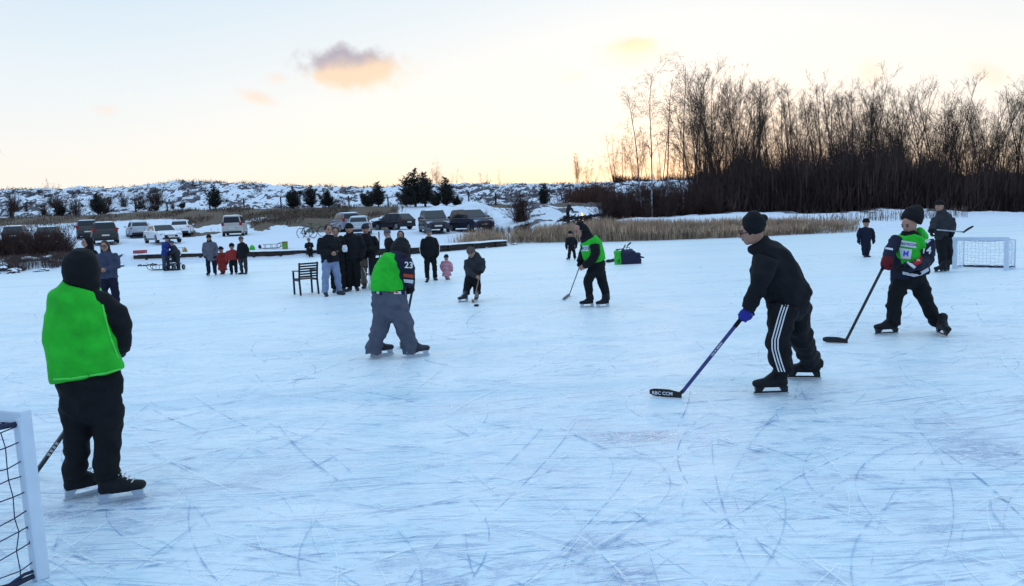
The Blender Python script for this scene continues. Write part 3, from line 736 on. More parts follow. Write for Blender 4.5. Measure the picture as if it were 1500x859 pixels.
def stick(top, heel, toe, label, shaft='stick_black', blade='stick_black', w=.028, bh=.07, tape=None, texts=None, group=None):
    top, heel, toe = V(top), V(heel), V(toe)
    base = V(heel); r = empty('hockey_stick', base); tag(r, label, 'hockey stick', group)
    d = (top - heel).normalized(); bd = (toe - heel).normalized(); n_ = d.cross(bd).normalized()
    mb = MB(); s0 = heel + d * .05 + V((0, 0, .01))
    mb.beam(s0, top, w, w * .72, ref=tuple(n_)); mb.build('shaft', M[shaft], r, off=base, bevel=.003)
    # knob and grip tape at the butt end
    k = MB(); k.beam(top - d * .16, top + d * .004, w * 1.15, w * .9, ref=tuple(n_)); k.build('grip_tape', M['black_cotton'], r, off=base, bevel=.003)
    L_ = (toe - heel).length; upv = V((0, 0, 1)); upv = (upv - bd * upv.dot(bd)).normalized(); side = bd.cross(upv)
    b = MB(); ks = 9; vs = []; fs = []
    for i in range(ks):
        t = i / (ks - 1); c = heel - bd * .03 + bd * (L_ + .03) * t; cur = side * (.05 * t * t)
        hh = bh * (.62 + .38 * min(1, t * 2.5)) * (1 if t < .85 else 1 - (t - .85) * 3.2); lo = .0 + (bh * .25 * (t - .85) / .15 if t > .85 else 0)
        th = .006 * (1 + (1 - t) * .9)
        for (zz, yy) in ((lo, -th), (lo, th), (lo + hh, th), (lo + hh, -th)): vs.append(c + cur + upv * (zz + .004) + side * yy)
        if i: 
            a = 4 * (i - 1)
            for j in range(4): fs.append((a + j, a + (j + 1) % 4, a + 4 + (j + 1) % 4, a + 4 + j))
    fs += [(3, 2, 1, 0), tuple(range(4 * ks - 4, 4 * ks))]
    b.add(vs, fs); b.beam(heel + upv * bh * .35, s0 + d * .04, w * .95, w * .7, ref=tuple(n_)); bo = b.build('blade', M[blade], r, off=base, bevel=.002)
    if texts:
        for (txt, size, t, kind) in texts:
            if kind == 'blade':
                cpos = heel + bd * (L_ * t) + upv * bh * .5 - side * 0
                bv = BVHTree.FromPolygons([V(p) for p in vs], [f for f in fs])
                cast = (cpos - CAM); cast.z *= .3; cast.normalize()
                text_obj(txt, size, cpos, bd if bd.x > 0 else -bd, upv, M['print_white'], r, off=base, target=bv, cast=cast, lift=.003)
            else:
                c = heel.lerp(top, t); tocam = (CAM - c).normalized(); q = d if d.x > 0 else -d; yv = tocam.cross(q).normalized()
                text_obj(txt, size, c + yv * 0 + tocam * w * .55, q, yv, M['print_white'], r, off=base, lift=.004)
    return r

HOCKEY = 'ice hockey players on the lake'

# ---- near left player, seen from behind
def left_player():
    D = G(145, 736).y; W = lambda px, py, dy=0: P(px, py, D + dy)
    f = newfig(G(143, 737), 'player seen from behind in bright green bib and black hood beside the near goal post', HOCKEY, .013, 1)
    f.head(W(120, 395, .03), .115, (.35, 1, -.25), face=False)
    f.body.tube([W(120, 410), W(122, 430)], .06)
    f.gm['jacket'] = ('black_cotton', .016); f.gm['trousers'] = ('black_cotton', .018); f.gm['bib'] = ('green_mesh', .009)
    f.chain('jacket', pc(D, [(121, 410, 21, .02, .9), (117, 432, 30, 0, .62), (114, 460, 40, 0, .56), (120, 500, 44, 0, .58), (128, 535, 46, 0, .62), (132, 560, 47, 0, .62), (134, 579, 46, 0, .6)]), flat=True, shrink=.8)
    f.chain('bib', pc(D, [(119, 418, 27, .0, .95), (114, 436, 38, 0, .82), (112, 462, 44.5, 0, .76), (116, 495, 49, 0, .74), (124, 530, 52.5, 0, .70), (129, 550, 51.5, 0, .70)]), flat=True)
    f.chain('jacket', pc(D, [(152, 438, 15, .05), (169, 460, 17, .06), (177, 484, 15, .08), (178, 502, 14, .12), (170, 519, 12, .22), (150, 528, 11, .30)]), shrink=.6)
    f.chain('jacket', pc(D, [(90, 445, 14, .08), (80, 468, 13, .12), (80, 498, 12, .16), (92, 520, 11, .24), (120, 530, 11, .30)]), shrink=.6)
    f.hand(W(150, 528, .30), W(135, 540, .36) - W(150, 528, .30), (0, -1, .2), 1.0, 'black_wool')
    f.hand(W(120, 530, .30), W(132, 540, .36) - W(120, 530, .30), (0, -1, .2), 1.0, 'black_wool', side=-1)
    f.gm['hood'] = ('black_wool', .006)
    f.chain('hood', pc(D, [(118, 385, 23, .0, 1.1), (119, 397, 25, .01, 1.1), (121, 411, 23, .01, 1.05), (122, 421, 23, 0, .9)]))
    f.chain('trousers', pc(D, [(132, 562, 42, 0, .62), (133, 585, 45, 0, .66), (133, 600, 42, 0, .66)]), shrink=.8)
    f.chain('trousers', pc(D, [(112, 598, 22, 0), (114, 635, 18.5, 0, 1.1), (112, 660, 16.5, 0), (110, 682, 15, 0), (110, 696, 15.5, 0)]), flat=True, shrink=.6)
    f.chain('trousers', pc(D, [(156, 598, 23, 0), (160, 635, 19.5, -.02, 1.1), (158, 660, 18, -.02), (157, 686, 16.5, -.02), (157, 700, 17, -.02)]), flat=True, shrink=.6)
    f.skate(G(108, 732), R(40), 1.0, 'leather_black', 'plastic_white'); f.skate(G(158, 738), R(18), 1.0, 'leather_black', 'plastic_white')
    o = f.finish(); B = f.res['bib']
    for nm, poly in (('bib_hem_trim', [(79, 556), (105, 555), (130, 551), (155, 547), (176, 541)]), ('bib_armhole_trim', [(146, 420), (149, 440), (154, 465), (162, 495), (173, 525)])):
        pts = []
        for a_, b_ in zip(poly[:-1], poly[1:]):
            for q in np.linspace(0, 1, 8):
                dr = ray(a_[0] * (1 - q) + b_[0] * q, a_[1] * (1 - q) + b_[1] * q).normalized(); h = B.ray_cast(CAM, dr, 30)[0]
                if h is not None: pts.append(h - dr * .002 - f.base)
        if len(pts) > 3:
            mb = MB(); mb.tube(pts, .007, n=6); mb.build(nm, M['green_trim'], o, smooth=True)
    stick(W(150, 556, .36), G(46, 704), G(36, 694), 'black and white hockey stick held by the player behind the near goal post', 'stick_black', 'stick_black', w=.034, texts=[('= = = =', .045, .32, 'shaft')])
left_player()

# ---- player in black with striped trousers
def black_player():
    D = G(1131, 579).y; W = lambda px, py, dy=0: P(px, py, D + dy)
    f = newfig(G(1150, 570), 'player in black jacket, slouchy black beanie and black trousers with three white side stripes', HOCKEY, .012, 2)
    D2 = G(1183, 557).y - D
    f.head(W(1101, 340, 0), .104, (-1, .25, -.15), up=(-.2, 0, 1))
    f.body.tube([W(1110, 348), W(1119, 358)], .052)
    f.gm['jacket'] = ('black_fleece', .015); f.gm['trousers'] = ('black_cotton', .018)
    f.chain('jacket', pc(D, [(1118, 357, 13, 0, 1.0), (1122, 364, 20, 0, 1.0), (1127, 374, 27, 0, .95), (1133, 392, 33, 0, .85), (1143, 412, 33, 0, .8), (1151, 428, 34, 0, .8), (1155, 442, 32, 0, .8)]), shrink=.7)
    f.chain('jacket', pc(D, [(1176, 420, 9, 0, 2), (1181, 430, 7, 0, 2.4)]))
    f.chain('jacket', pc(D, [(1103, 366, 8, -.0, 1.2), (1115, 362, 13, 0, 1.1)]))          # stand-up collar
    f.chain('jacket', pc(D, [(1124, 380, 17, -.14), (1116, 405, 15, -.2), (1109, 425, 12.5, -.16), (1096, 452, 10, -.10)]), flat=True, shrink=.6)
    f.chain('jacket', pc(D, [(1118, 380, 16, .16), (1112, 405, 13, .22), (1108, 425, 11, .16), (1098, 448, 9, .02)]), flat=True, shrink=.6)
    top = W(1090, 463, -.06)
    f.hand(W(1096, 453, -.10), W(1086, 470, -.08) - W(1096, 453, -.10), (.5, .8, .1), 1.0, 'blue_glove', side=1)
    f.hand(W(1098, 448, .02), W(1092, 462, -.02) - W(1098, 448, .02), (.3, -.8, .1), .95, 'blue_glove', side=-1)
    f.chain('trousers', pc(D, [(1156, 430, 28, .0, .8), (1158, 450, 30, .0, .8)]), shrink=.7)
    f.chain('trousers', pc(D, [(1148, 446, 22, -.08), (1143, 475, 18.5, -.08), (1140, 500, 17.5, -.08), (1143, 525, 16, -.04), (1147, 546, 14.5, 0)]), flat=True, shrink=.55)
    f.chain('trousers', pc(D, [(1167, 446, 21, .1), (1168, 475, 18.5, .14), (1174, 498, 16.5, .25), (1183, 518, 14.5, .4), (1191, 533, 13, D2), (1193, 541, 12.5, D2)]), flat=True, shrink=.55)
    f.gm['hat'] = ('black_wool', .006)
    f.chain('hat', pc(D, [(1105, 342, 14.5, 0, 1.1), (1103, 334, 16.5, 0, 1.1), (1105, 325, 17.5, 0, 1.05), (1109, 318, 14.5, 0, 1.05), (1113, 314, 8, 0, 1)]), flat=True)
    f.chain('hat', pc(D, [(1114, 322, 9, 0, 1.2), (1118, 320, 6.5, 0, 1.2)]))
    a = G(1131, 578); 
    f.skate(G(1145, 578), R(178), 1.13, 'leather_black', 'plastic_black', laces=False)
    f.skate(G(1193, 556), R(166), 1.13, 'leather_black', 'plastic_black', laces=False)
    # glasses
    gl = MB(); c, r, fd, up, sd = f.hc, f.hr, f.hf, f.hu, f.hs
    for k in (-1, 1):
        cc = c + sd * r * .36 * k + up * r * .08 + fd * r * 1.0
        gl.tube([cc + (sd * math.cos(t) + up * math.sin(t)) * r * .26 for t in np.linspace(0, 6.28, 13)], r * .035, n=5)
        gl.tube([cc + sd * r * .26 * k, c + sd * r * .84 * k + up * r * .08], r * .035, n=5)
    f.parts.append(('glasses', gl, 'plastic_black', None))
    o = f.finish()
    # three stripes down the near trouser leg
    bv = f.res['trousers']
    pts = [(1146, 447), (1141, 462), (1136, 480), (1131, 498), (1131, 512), (1136, 530), (1141, 545)]
    for k in range(3):
        vs = []; fs = []; n = 28
        for i in range(n + 1):
            t = i / n * (len(pts) - 1); a = min(int(t), len(pts) - 2); q = t - a
            x = pts[a][0] * (1 - q) + pts[a + 1][0] * q + k * 4.3; y = pts[a][1] * (1 - q) + pts[a + 1][1] * q
            for dx in (-.95, .95):
                dr = ray(x + dx, y); h = bv.ray_cast(CAM, dr.normalized(), 30)
                p = h[0] - dr.normalized() * .004 if h[0] is not None else None
                if p is None: p = vs[-1] if vs else W(x, y, -.2)
                vs.append(p - f.base)
            if i: fs.append((2 * i - 2, 2 * i - 1, 2 * i + 1, 2 * i))
        me = bpy.data.meshes.new('stripe'); me.from_pydata([tuple(v) for v in vs], [], fs); me.update()
        link('trouser_stripe', me, M['print_white'], o)
    stick(W(1092, 459, -.04), G(994, 583), G(951, 582), 'black and blue hockey stick held low by the player with striped trousers', 'stick_blue', 'stick_black', w=.034, bh=.075,
          texts=[('RBC CCM', .045, .55, 'blade'), ('== = ====', .034, .58, 'shaft')])
black_player()

# ---- number 14
def player14():
    D = G(1303, 490).y; W = lambda px, py, dy=0: P(px, py, D + dy)
    f = newfig(G(1335, 490), 'player with number 14 on navy jersey sleeve under a green bib, tall black beanie', HOCKEY, .013, 3)
    f.head(W(1332, 329, -.05), .104, (-.92, -.45, -.35))
    f.body.tube([W(1335, 335), W(1338, 352)], .06)
    f.gm['jersey'] = ('navy_jersey', .015); f.gm['trousers'] = ('black_cotton', .018); f.gm['bib'] = ('green_mesh', .010); f.gm['neck_warmer'] = ('black_wool', .008)
    f.chain('jersey', pc(D, [(1340, 345, 14, 0, .9), (1336, 354, 25, 0, .62), (1332, 370, 24, 0, .62), (1331, 385, 25, 0, .65), (1333, 398, 28, 0, .66), (1334, 405, 28, 0, .66)]), flat=True, shrink=.8)
    f.chain('bib', pc(D, [(1339, 345, 16, -.02, .95), (1335, 354, 21, -.02, .86), (1330, 368, 18.5, -.02, .92), (1329, 380, 17.5, -.02, 1.0), (1329, 386, 17, -.02, 1.0)]), flat=True)
    f.chain('bib', pc(D, [(1346, 340, 7, .02, 1.4), (1352, 350, 7, .0, 1.6)]))
    f.chain('neck_warmer', pc(D, [(1334, 340, 11.5, -.02, .95), (1333, 347, 14, -.03, .95), (1333, 351, 13, -.05, .95)]), flat=True)
    f.chain('jersey', pc(D, [(1357, 352, 9.5, 0), (1361, 368, 9.5, -.03), (1358, 383, 9, -.12), (1343, 390, 8, -.28), (1328, 391, 7.5, -.34)]), flat=True, shrink=.6)
    f.chain('jersey', pc(D, [(1314, 350, 9, 0), (1305, 366, 8.5, -.06), (1300, 379, 8, -.14)]), flat=True, shrink=.6)
    f.hand(W(1328, 389, -.34), (-1, 0, -.15), (0, -.4, -1), 1.1, 'black_wool')
    f.hand(W(1300, 379, -.14), W(1297, 392, -.18) - W(1300, 379, -.14), (1, -.2, 0), 1.15, 'maroon_glove', side=1)
    g = MB(); q = pc(D, [(1300, 380, 8, -.14), (1298, 388, 8, -.17)]); g.tube([x[0] for x in q], [x[1] for x in q], n=12); f.parts.append(('glove_cuff', g, 'maroon_glove', None))
    f.chain('trousers', pc(D, [(1332, 398, 25, 0, .7), (1332, 410, 24, 0, .75)]), shrink=.8)
    f.chain('trousers', pc(D, [(1320, 410, 13.5, 0), (1314, 430, 11.5, -.05), (1309, 450, 10.5, -.03), (1309, 470, 9.5, 0), (1309, 478, 9.3, 0)]), flat=True, shrink=.6)
    f.chain('trousers', pc(D, [(1344, 410, 13.5, 0), (1352, 430, 11.5, -.02), (1360, 450, 9.8, 0), (1371, 471, 8.5, .03), (1373, 478, 8.2, .03)]), flat=True, shrink=.6)
    f.gm['hat'] = ('black_wool', .006)
    f.chain('hat', pc(D, [(1334, 325, 14, -.02, 1.1), (1336, 320, 15, -.02, 1.1), (1340, 312, 13.5, -.01, 1.05), (1345, 306, 10, 0, 1), (1348, 302, 5, 0, 1)]), flat=True)
    f.skate(G(1309, 490), R(184), 1.12, laces=False); f.skate(G(1374, 490), R(262), 1.08, laces=False, tilt=.25)
    o = f.finish(); J = f.res['jersey']; B = f.res['bib']
    cast = ray(1340, 380).normalized()
    ctx = lambda bv, px, py: bv.ray_cast(CAM, ray(px, py).normalized(), 40)[0] or W(px, py, -.2)
    text_obj('14', .13, ctx(J, 1357, 367), (1, 0, -.12), (.12, 0, 1), M['print_white'], o, 'sleeve_number', off=f.base, target=J, cast=cast)
    def patch(bv, poly, mt, name, sub=6):
        # a sewn patch that follows the cloth: polygon given in photo px, projected on the garment
        cx = sum(p[0] for p in poly) / len(poly); cy = sum(p[1] for p in poly) / len(poly)
        bm = bmesh.new(); vv = [bm.verts.new((x, y, 0)) for x, y in poly]; bm.faces.new(vv)
        bmesh.ops.triangulate(bm, faces=bm.faces); bmesh.ops.subdivide_edges(bm, edges=bm.edges, cuts=sub, use_grid_fill=True)
        last = None
        for v in bm.verts:
            dr = ray(v.co.x, v.co.y).normalized(); h = bv.ray_cast(CAM, dr, 40)[0]
            if h is None: h = last if last is not None else P(v.co.x, v.co.y, D - .1)
            last = h; v.co = h - dr * .006 - f.base
        me = bpy.data.meshes.new(name); bm.to_mesh(me); bm.free()
        return link(name, me, M[mt], o)
    patch(J, [(1351, 339), (1363, 340), (1364, 352), (1359, 357), (1351, 352)], 'white_cloth', 'shoulder_patch', 3)
    patch(J, [(1354, 341), (1357, 341), (1356, 348), (1353, 348)], 'blue_print', 'shoulder_badge', 2)
    patch(J, [(1334, 380), (1348, 373), (1352, 378), (1349, 386), (1342, 389), (1334, 384)], 'red_badge', 'club_badge', 3)
    text_obj('R', .075, ctx(J, 1345, 380), (1, 0, 0), (0, 0, 1), M['print_white'], o, 'badge_mark', off=f.base, target=J, cast=cast, lift=.010)
    patch(J, [(1322, 398), (1342, 402), (1360, 392), (1361, 397), (1344, 407), (1322, 402)], 'white_cloth', 'hem_stripe', 4)
    patch(J, [(1296, 362), (1308, 364), (1308, 367), (1296, 365)], 'white_cloth', 'sleeve_stripe', 3)
    patch(J, [(1330, 382), (1342, 391), (1339, 394), (1328, 386)], 'white_cloth', 'sleeve_stripe', 3)
    patch(B, [(1315, 351), (1342, 356), (1342, 364), (1315, 360)], 'white_cloth', 'bib_panel', 4)
    patch(B, [(1317, 363), (1336, 366), (1334, 380), (1320, 379)], 'white_cloth', 'bib_print', 4)
    text_obj('HERSVSCON', .046, ctx(B, 1329, 358), (1, 0, -.16), (.16, 0, 1), M['print_dark'], o, 'bib_lettering', off=f.base, target=B, cast=cast, lift=.010)
    text_obj('M', .10, ctx(B, 1327, 372), (1, 0, -.1), (.1, 0, 1), M['blue_print'], o, 'bib_logo', off=f.base, target=B, cast=cast, lift=.010)
    stick(W(1299, 381, -.16), G(1238, 503), G(1206, 503), 'long black hockey stick held by player fourteen, blade flat on the ice', w=.034, bh=.075)
player14()

# ---- player in grey cargo trousers, from behind
def grey_player():
    D = G(580, 524).y; W = lambda px, py, dy=0: P(px, py, D + dy)
    f = newfig(G(578, 524), 'crouching player in green bib and baggy grey cargo trousers seen from behind', HOCKEY, .013, 4)
    f.head(W(587, 362, .20), .105, (.35, 1, -.6), face=False)
    f.body.tube([W(587, 370, .15), W(584, 380, .05)], .055)
    f.gm['jersey'] = ('navy_jersey', .010); f.gm['trousers'] = ('grey_cargo', .018); f.gm['bib'] = ('green_mesh', .012)
    f.chain('jersey', pc(D, [(586, 374, 15, .1, .9), (582, 385, 25, .05, .7), (574, 400, 23, .02, .7), (570, 415, 24, 0, .7), (570, 428, 26, 0, .7), (570, 431, 26, 0, .7)]), flat=True, shrink=.8)
    f.chain('bib', pc(D, [(578, 377, 15, .07, .95), (575, 385, 20, .03, .88), (569, 398, 22, 0, .84), (567, 412, 24, -.01, .82), (568, 425, 26, -.01, .80)]), flat=True)
    f.chain('jersey', pc(D, [(593, 382, 11, -.02), (598, 395, 10, -.05), (599, 408, 9.5, .0), (599, 415, 9, .10)]), flat=True, shrink=.6)
    f.chain('jersey', pc(D, [(565, 382, 10, .08), (562, 400, 9, .25), (575, 412, 8, .35)]), flat=True, shrink=.6)
    f.hand(W(600, 416, .14), W(602, 430, .18) - W(600, 416, .14), (-.6, .8, 0), 1.2, 'black_wool')
    f.hand(W(575, 412, .35), (1, .1, -.1), (0, .6, -.8), 1.1, 'black_wool', side=-1)
    f.gm['hood'] = ('black_cotton', .006)
    f.chain('hood', pc(D, [(588, 357, 11, .22, 1), (587, 363, 14, .2, 1), (586, 371, 14.5, .12, 1)]))
    f.chain('trousers', pc(D, [(570, 430, 24.5, 0, .8), (571, 445, 27, 0, .8), (571, 455, 26, 0, .8)]), shrink=.8)
    f.chain('trousers', pc(D, [(560, 455, 16, 0, 1.), (559, 475, 13.5, -.03, 1.), (553, 492, 12, -.02), (547, 508, 11.5, 0), (547, 518, 12.5, 0)]), flat=True, shrink=.5)
    f.chain('trousers', pc(D, [(583, 455, 17, 0, 1.), (592, 475, 14.5, -.03, 1.), (596, 492, 12.5, -.02), (601, 508, 11.5, 0), (602, 518, 12, 0)]), flat=True, shrink=.5)
    f.skate(G(549, 523), R(22), 1.1, 'shoe_dark', 'plastic_white', laces=False); f.skate(G(601, 524), R(15), 1.1, 'shoe_dark', 'plastic_white', laces=False)
    o = f.finish(); J = f.res['jersey']; T_ = f.res['trousers']; cast = ray(580, 400).normalized()
    def patch(bv, poly, mt, name, sub=4):
        bm = bmesh.new(); vv = [bm.verts.new((x, y, 0)) for x, y in poly]; bm.faces.new(vv)
        bmesh.ops.triangulate(bm, faces=bm.faces); bmesh.ops.subdivide_edges(bm, edges=bm.edges, cuts=sub, use_grid_fill=True); last = None
        for v in bm.verts:
            dr = ray(v.co.x, v.co.y).normalized(); h = bv.ray_cast(CAM, dr, 40)[0]
            if h is None: h = last if last is not None else P(v.co.x, v.co.y, D - .1)
            last = h; v.co = h - dr * .006 - f.base
        me = bpy.data.meshes.new(name); bm.to_mesh(me); bm.free(); return link(name, me, M[mt], o)
    h = J.ray_cast(CAM, ray(599, 389).normalized(), 40)[0] or W(599, 389)
    text_obj('23', .115, h, (1, 0, -.1), (.1, 0, 1), M['print_white'], o, 'sleeve_number', off=f.base, target=J, cast=cast)
    patch(J, [(591, 401), (609, 403), (609, 408), (591, 406)], 'orange_cloth', 'sleeve_stripe')
    patch(J, [(591, 409), (609, 411), (608, 416), (592, 414)], 'white_cloth', 'sleeve_stripe')
    patch(J, [(546, 427), (594, 427), (594, 431), (546, 431)], 'white_cloth', 'hem_stripe', 5)
    patch(J, [(575, 425.5), (580, 425.2), (584, 430), (573, 430)], 'orange_cloth', 'hem_stripe', 2)
    patch(T_, [(595, 470), (606, 468), (608, 485), (597, 488)], 'grey_cargo', 'cargo_pocket')
    stick(W(606, 414, .22), G(588, 511), G(582, 508), 'dark hockey stick held in front of the player in grey trousers', w=.034)
grey_player()

# ---- player with green bib at mid distance
def mid_green():
    D = G(876, 449).y; W = lambda px, py, dy=0: P(px, py, D + dy)
    f = newfig(G(876, 449), 'player in green bib and black hood leaning over his stick in mid distance', HOCKEY, .014, 5)
    f.head(W(850, 337, -.02), .112, (-.9, -.2, -.5), up=(-.4, 0, 1))
    f.body.tube([W(852, 342), W(860, 352)], .06)
    f.gm['jacket'] = ('black_cotton', .010); f.gm['trousers'] = ('black_cotton', .012); f.gm['bib'] = ('green_mesh', .006)
    f.chain('jacket', pc(D, [(859, 349, 10, 0, 1.0), (865, 359, 15.5, 0, .9), (869, 375, 14, 0, .85), (874, 389, 13.5, 0, .85)]), shrink=.8)
    f.chain('bib', pc(D, [(861, 351, 13, 0, .92), (866, 360, 17, 0, .92), (870, 374, 16.3, 0, .95), (873, 384, 15.5, 0, .95)]), flat=True)
    f.chain('jacket', pc(D, [(871, 359, 7.5, -.18), (873, 371, 7, -.24), (867, 382, 6.5, -.22), (855, 390, 5.2, -.16)]), flat=True, shrink=.6)
    f.chain('jacket', pc(D, [(860, 358, 8, .18), (855, 372, 7.5, .2), (850, 384, 6.5, .1)]), flat=True, shrink=.6)
    f.hand(W(855, 389, -.16), W(848, 396, -.12) - W(855, 389, -.16), (.2, .9, 0), 1.0, None); f.hand(W(850, 384, .1), W(848, 393, .04) - W(850, 384, .1), (.2, -.9, 0), 1.0, 'black_wool', side=-1)
    f.chain('trousers', pc(D, [(875, 388, 12.5, 0, .9), (873, 397, 13, 0, .9)]), shrink=.8)
    f.chain('trousers', pc(D, [(867, 398, 8, -.05), (861, 413, 7, -.08), (863, 428, 6, 0), (865, 440, 5.6, 0)]), flat=True, shrink=.6)
    f.chain('trousers', pc(D, [(880, 398, 8, .05), (882, 413, 7, .02), (887, 428, 6, .0), (888, 440, 5.6, 0)]), flat=True, shrink=.6)
    f.gm['hood'] = ('black_wool', .006)
    f.chain('hood', pc(D, [(850, 330, 6.5, 0, 1.1), (852, 334, 9, 0, 1.05), (857, 342, 8.5, 0, 1.05), (861, 349, 8.5, 0, 1.1)]))
    f.skate(G(866, 450), R(190), .95, holder='plastic_white', laces=False); f.skate(G(889, 450), R(200), .95, holder='plastic_white', laces=False)
    o = f.finish(); B = f.res['bib']
    def patch(bv, poly, mt, name, sub=3):
        bm = bmesh.new(); vv = [bm.verts.new((x, y, 0)) for x, y in poly]; bm.faces.new(vv)
        bmesh.ops.triangulate(bm, faces=bm.faces); bmesh.ops.subdivide_edges(bm, edges=bm.edges, cuts=sub, use_grid_fill=True); last = None
        for v in bm.verts:
            dr = ray(v.co.x, v.co.y).normalized(); h = bv.ray_cast(CAM, dr, 40)[0]
            if h is None: h = last if last is not None else P(v.co.x, v.co.y, D - .1)
            last = h; v.co = h - dr * .008 - f.base
        me = bpy.data.meshes.new(name); bm.to_mesh(me); bm.free(); return link(name, me, M[mt], o)
    patch(B, [(851, 360), (862, 360), (862, 368), (852, 368)], 'white_cloth', 'bib_panel')
    h = B.ray_cast(CAM, ray(857, 364).normalized(), 40)[0] or W(857, 364, -.2)
    text_obj('SCO', .075, h, (1, 0, 0), (0, 0, 1), M['print_dark'], o, 'bib_lettering', off=f.base, target=B, cast=ray(857, 364).normalized(), lift=.013)
    stick(W(850, 388, -.05), G(834, 433), G(828, 441), 'slim dark hockey stick of the mid distance player in green bib', w=.026, bh=.06)
mid_green()

# ---- child hockey player, bent over
def kid_player():
    D = G(691, 441).y; W = lambda px, py, dy=0: P(px, py, D + dy)
    f = newfig(G(691, 441), 'young player in dark hooded jacket bending over the puck with a wooden stick', HOCKEY, .014, 6)
    f.head(W(690, 370, -.15), .098, (-.25, -1, -.45))
    f.body.tube([W(691, 374, -.1), W(694, 382)], .05)
    f.gm['jacket'] = ('charcoal_cloth', .012); f.gm['trousers'] = ('black_cotton', .012)
    f.chain('jacket', pc(D, [(695, 376, 8.5, 0, 1), (696, 384, 13, 0, .8), (694, 395, 12.5, 0, .8), (692, 404, 11.5, 0, .8)]), shrink=.8)
    f.chain('jacket', pc(D, [(705, 380, 5, 0), (708, 391, 4.6, -.08), (704, 399, 4, -.2)]), flat=True, shrink=.6)
    f.chain('jacket', pc(D, [(685, 382, 5.2, 0), (684, 394, 4.8, -.1), (691, 402, 4.2, -.24), (697, 405, 3.8, -.28)]), flat=True, shrink=.6)
    f.hand(W(704, 399, -.2), (-.3, -.1, -1), (-1, 0, 0), .85, 'black_wool'); f.hand(W(697, 405, -.28), (.8, -.1, -.5), (0, 1, 0), .85, None)
    f.chain('trousers', pc(D, [(692, 403, 11, 0, .8), (692, 409, 10.5, 0, .8)]), shrink=.8)
    f.chain('trousers', pc(D, [(687, 408, 6.6, 0), (685, 420, 6, -.02), (682, 431, 5.6, 0)]), flat=True, shrink=.6)
    f.chain('trousers', pc(D, [(697, 408, 6.6, 0), (699, 420, 6, -.02), (699, 431, 5.6, 0)]), flat=True, shrink=.6)
    f.beanie('brown_wool', .1)
    f.skate(G(683, 442), R(220), .9, 'shoe_dark', 'plastic_white', laces=True); f.skate(G(699, 442), R(265), .9, 'shoe_dark', 'plastic_white', laces=True)
    f.finish()
    stick(W(704, 396, -.22), G(694, 444), G(688, 442), 'wooden hockey stick of the child bending over the puck', 'stick_wood', 'stick_wood', w=.026, bh=.06)
kid_player()

# ---- man by the far goal
def goal_man():
    D = G(1382, 398).y; W = lambda px, py, dy=0: P(px, py, D + dy)
    f = newfig(G(1383, 398), 'man in dark jacket and cap standing left of the far white goal', None, .016, 7)
    f.head(W(1376, 302, 0), .108, (-.9, -.5, .02))
    f.body.tube([W(1377, 306), W(1380, 314)], .06)
    f.gm['jacket'] = ('charcoal_cloth', .012); f.gm['trousers'] = ('black_cotton', .012)
    f.chain('jacket', pc(D, [(1379, 312, 7, 0, 1), (1381, 318, 13, 0, .7), (1382, 330, 13.5, 0, .72), (1382, 342, 12.5, 0, .75), (1382, 348, 12.5, 0, .75)]), shrink=.8)
    f.chain('jacket', pc(D, [(1392, 320, 6, 0), (1395, 332, 5.5, -.02), (1393, 342, 5, -.16)]), flat=True, shrink=.6)
    f.chain('jacket', pc(D, [(1371, 321, 6, 0), (1367, 332, 5.5, -.05), (1364, 339, 4.5, -.2)]), flat=True, shrink=.6)
    f.hand(W(1393, 341, -.16), (.1, -.4, -1), (-1, -.3, 0), 1.0, 'black_wool'); f.hand(W(1364, 339, -.2), (-.1, -.4, -.8), (1, 0, 0), 1.0, 'black_wool')
    f.chain('trousers', pc(D, [(1382, 345, 11.5, 0, .8), (1382, 352, 11.5, 0, .8)]), shrink=.8)
    f.chain('trousers', pc(D, [(1377, 352, 7.3, 0), (1380, 370, 6.6, -.03), (1382, 388, 5.8, -.02)]), flat=True, shrink=.6)
    f.chain('trousers', pc(D, [(1387, 352, 7.3, 0), (1389, 370, 6.4, .05), (1388, 388, 5.8, .05)]), flat=True, shrink=.6)
    f.beanie('black_wool', .0); f.skate(G(1383, 399), R(185), 1.05, laces=False); f.skate(G(1388, 398), R(200), 1.05, laces=False)
    f.finish()
    h = W(1413, 341, -.25); toe = W(1424, 333, -.2)
    stick(W(1362, 336, -.25), h, toe, 'hockey stick held level with a pale shaft by the man near the far goal', 'stick_silver', 'stick_black', w=.026, bh=.05)
goal_man()

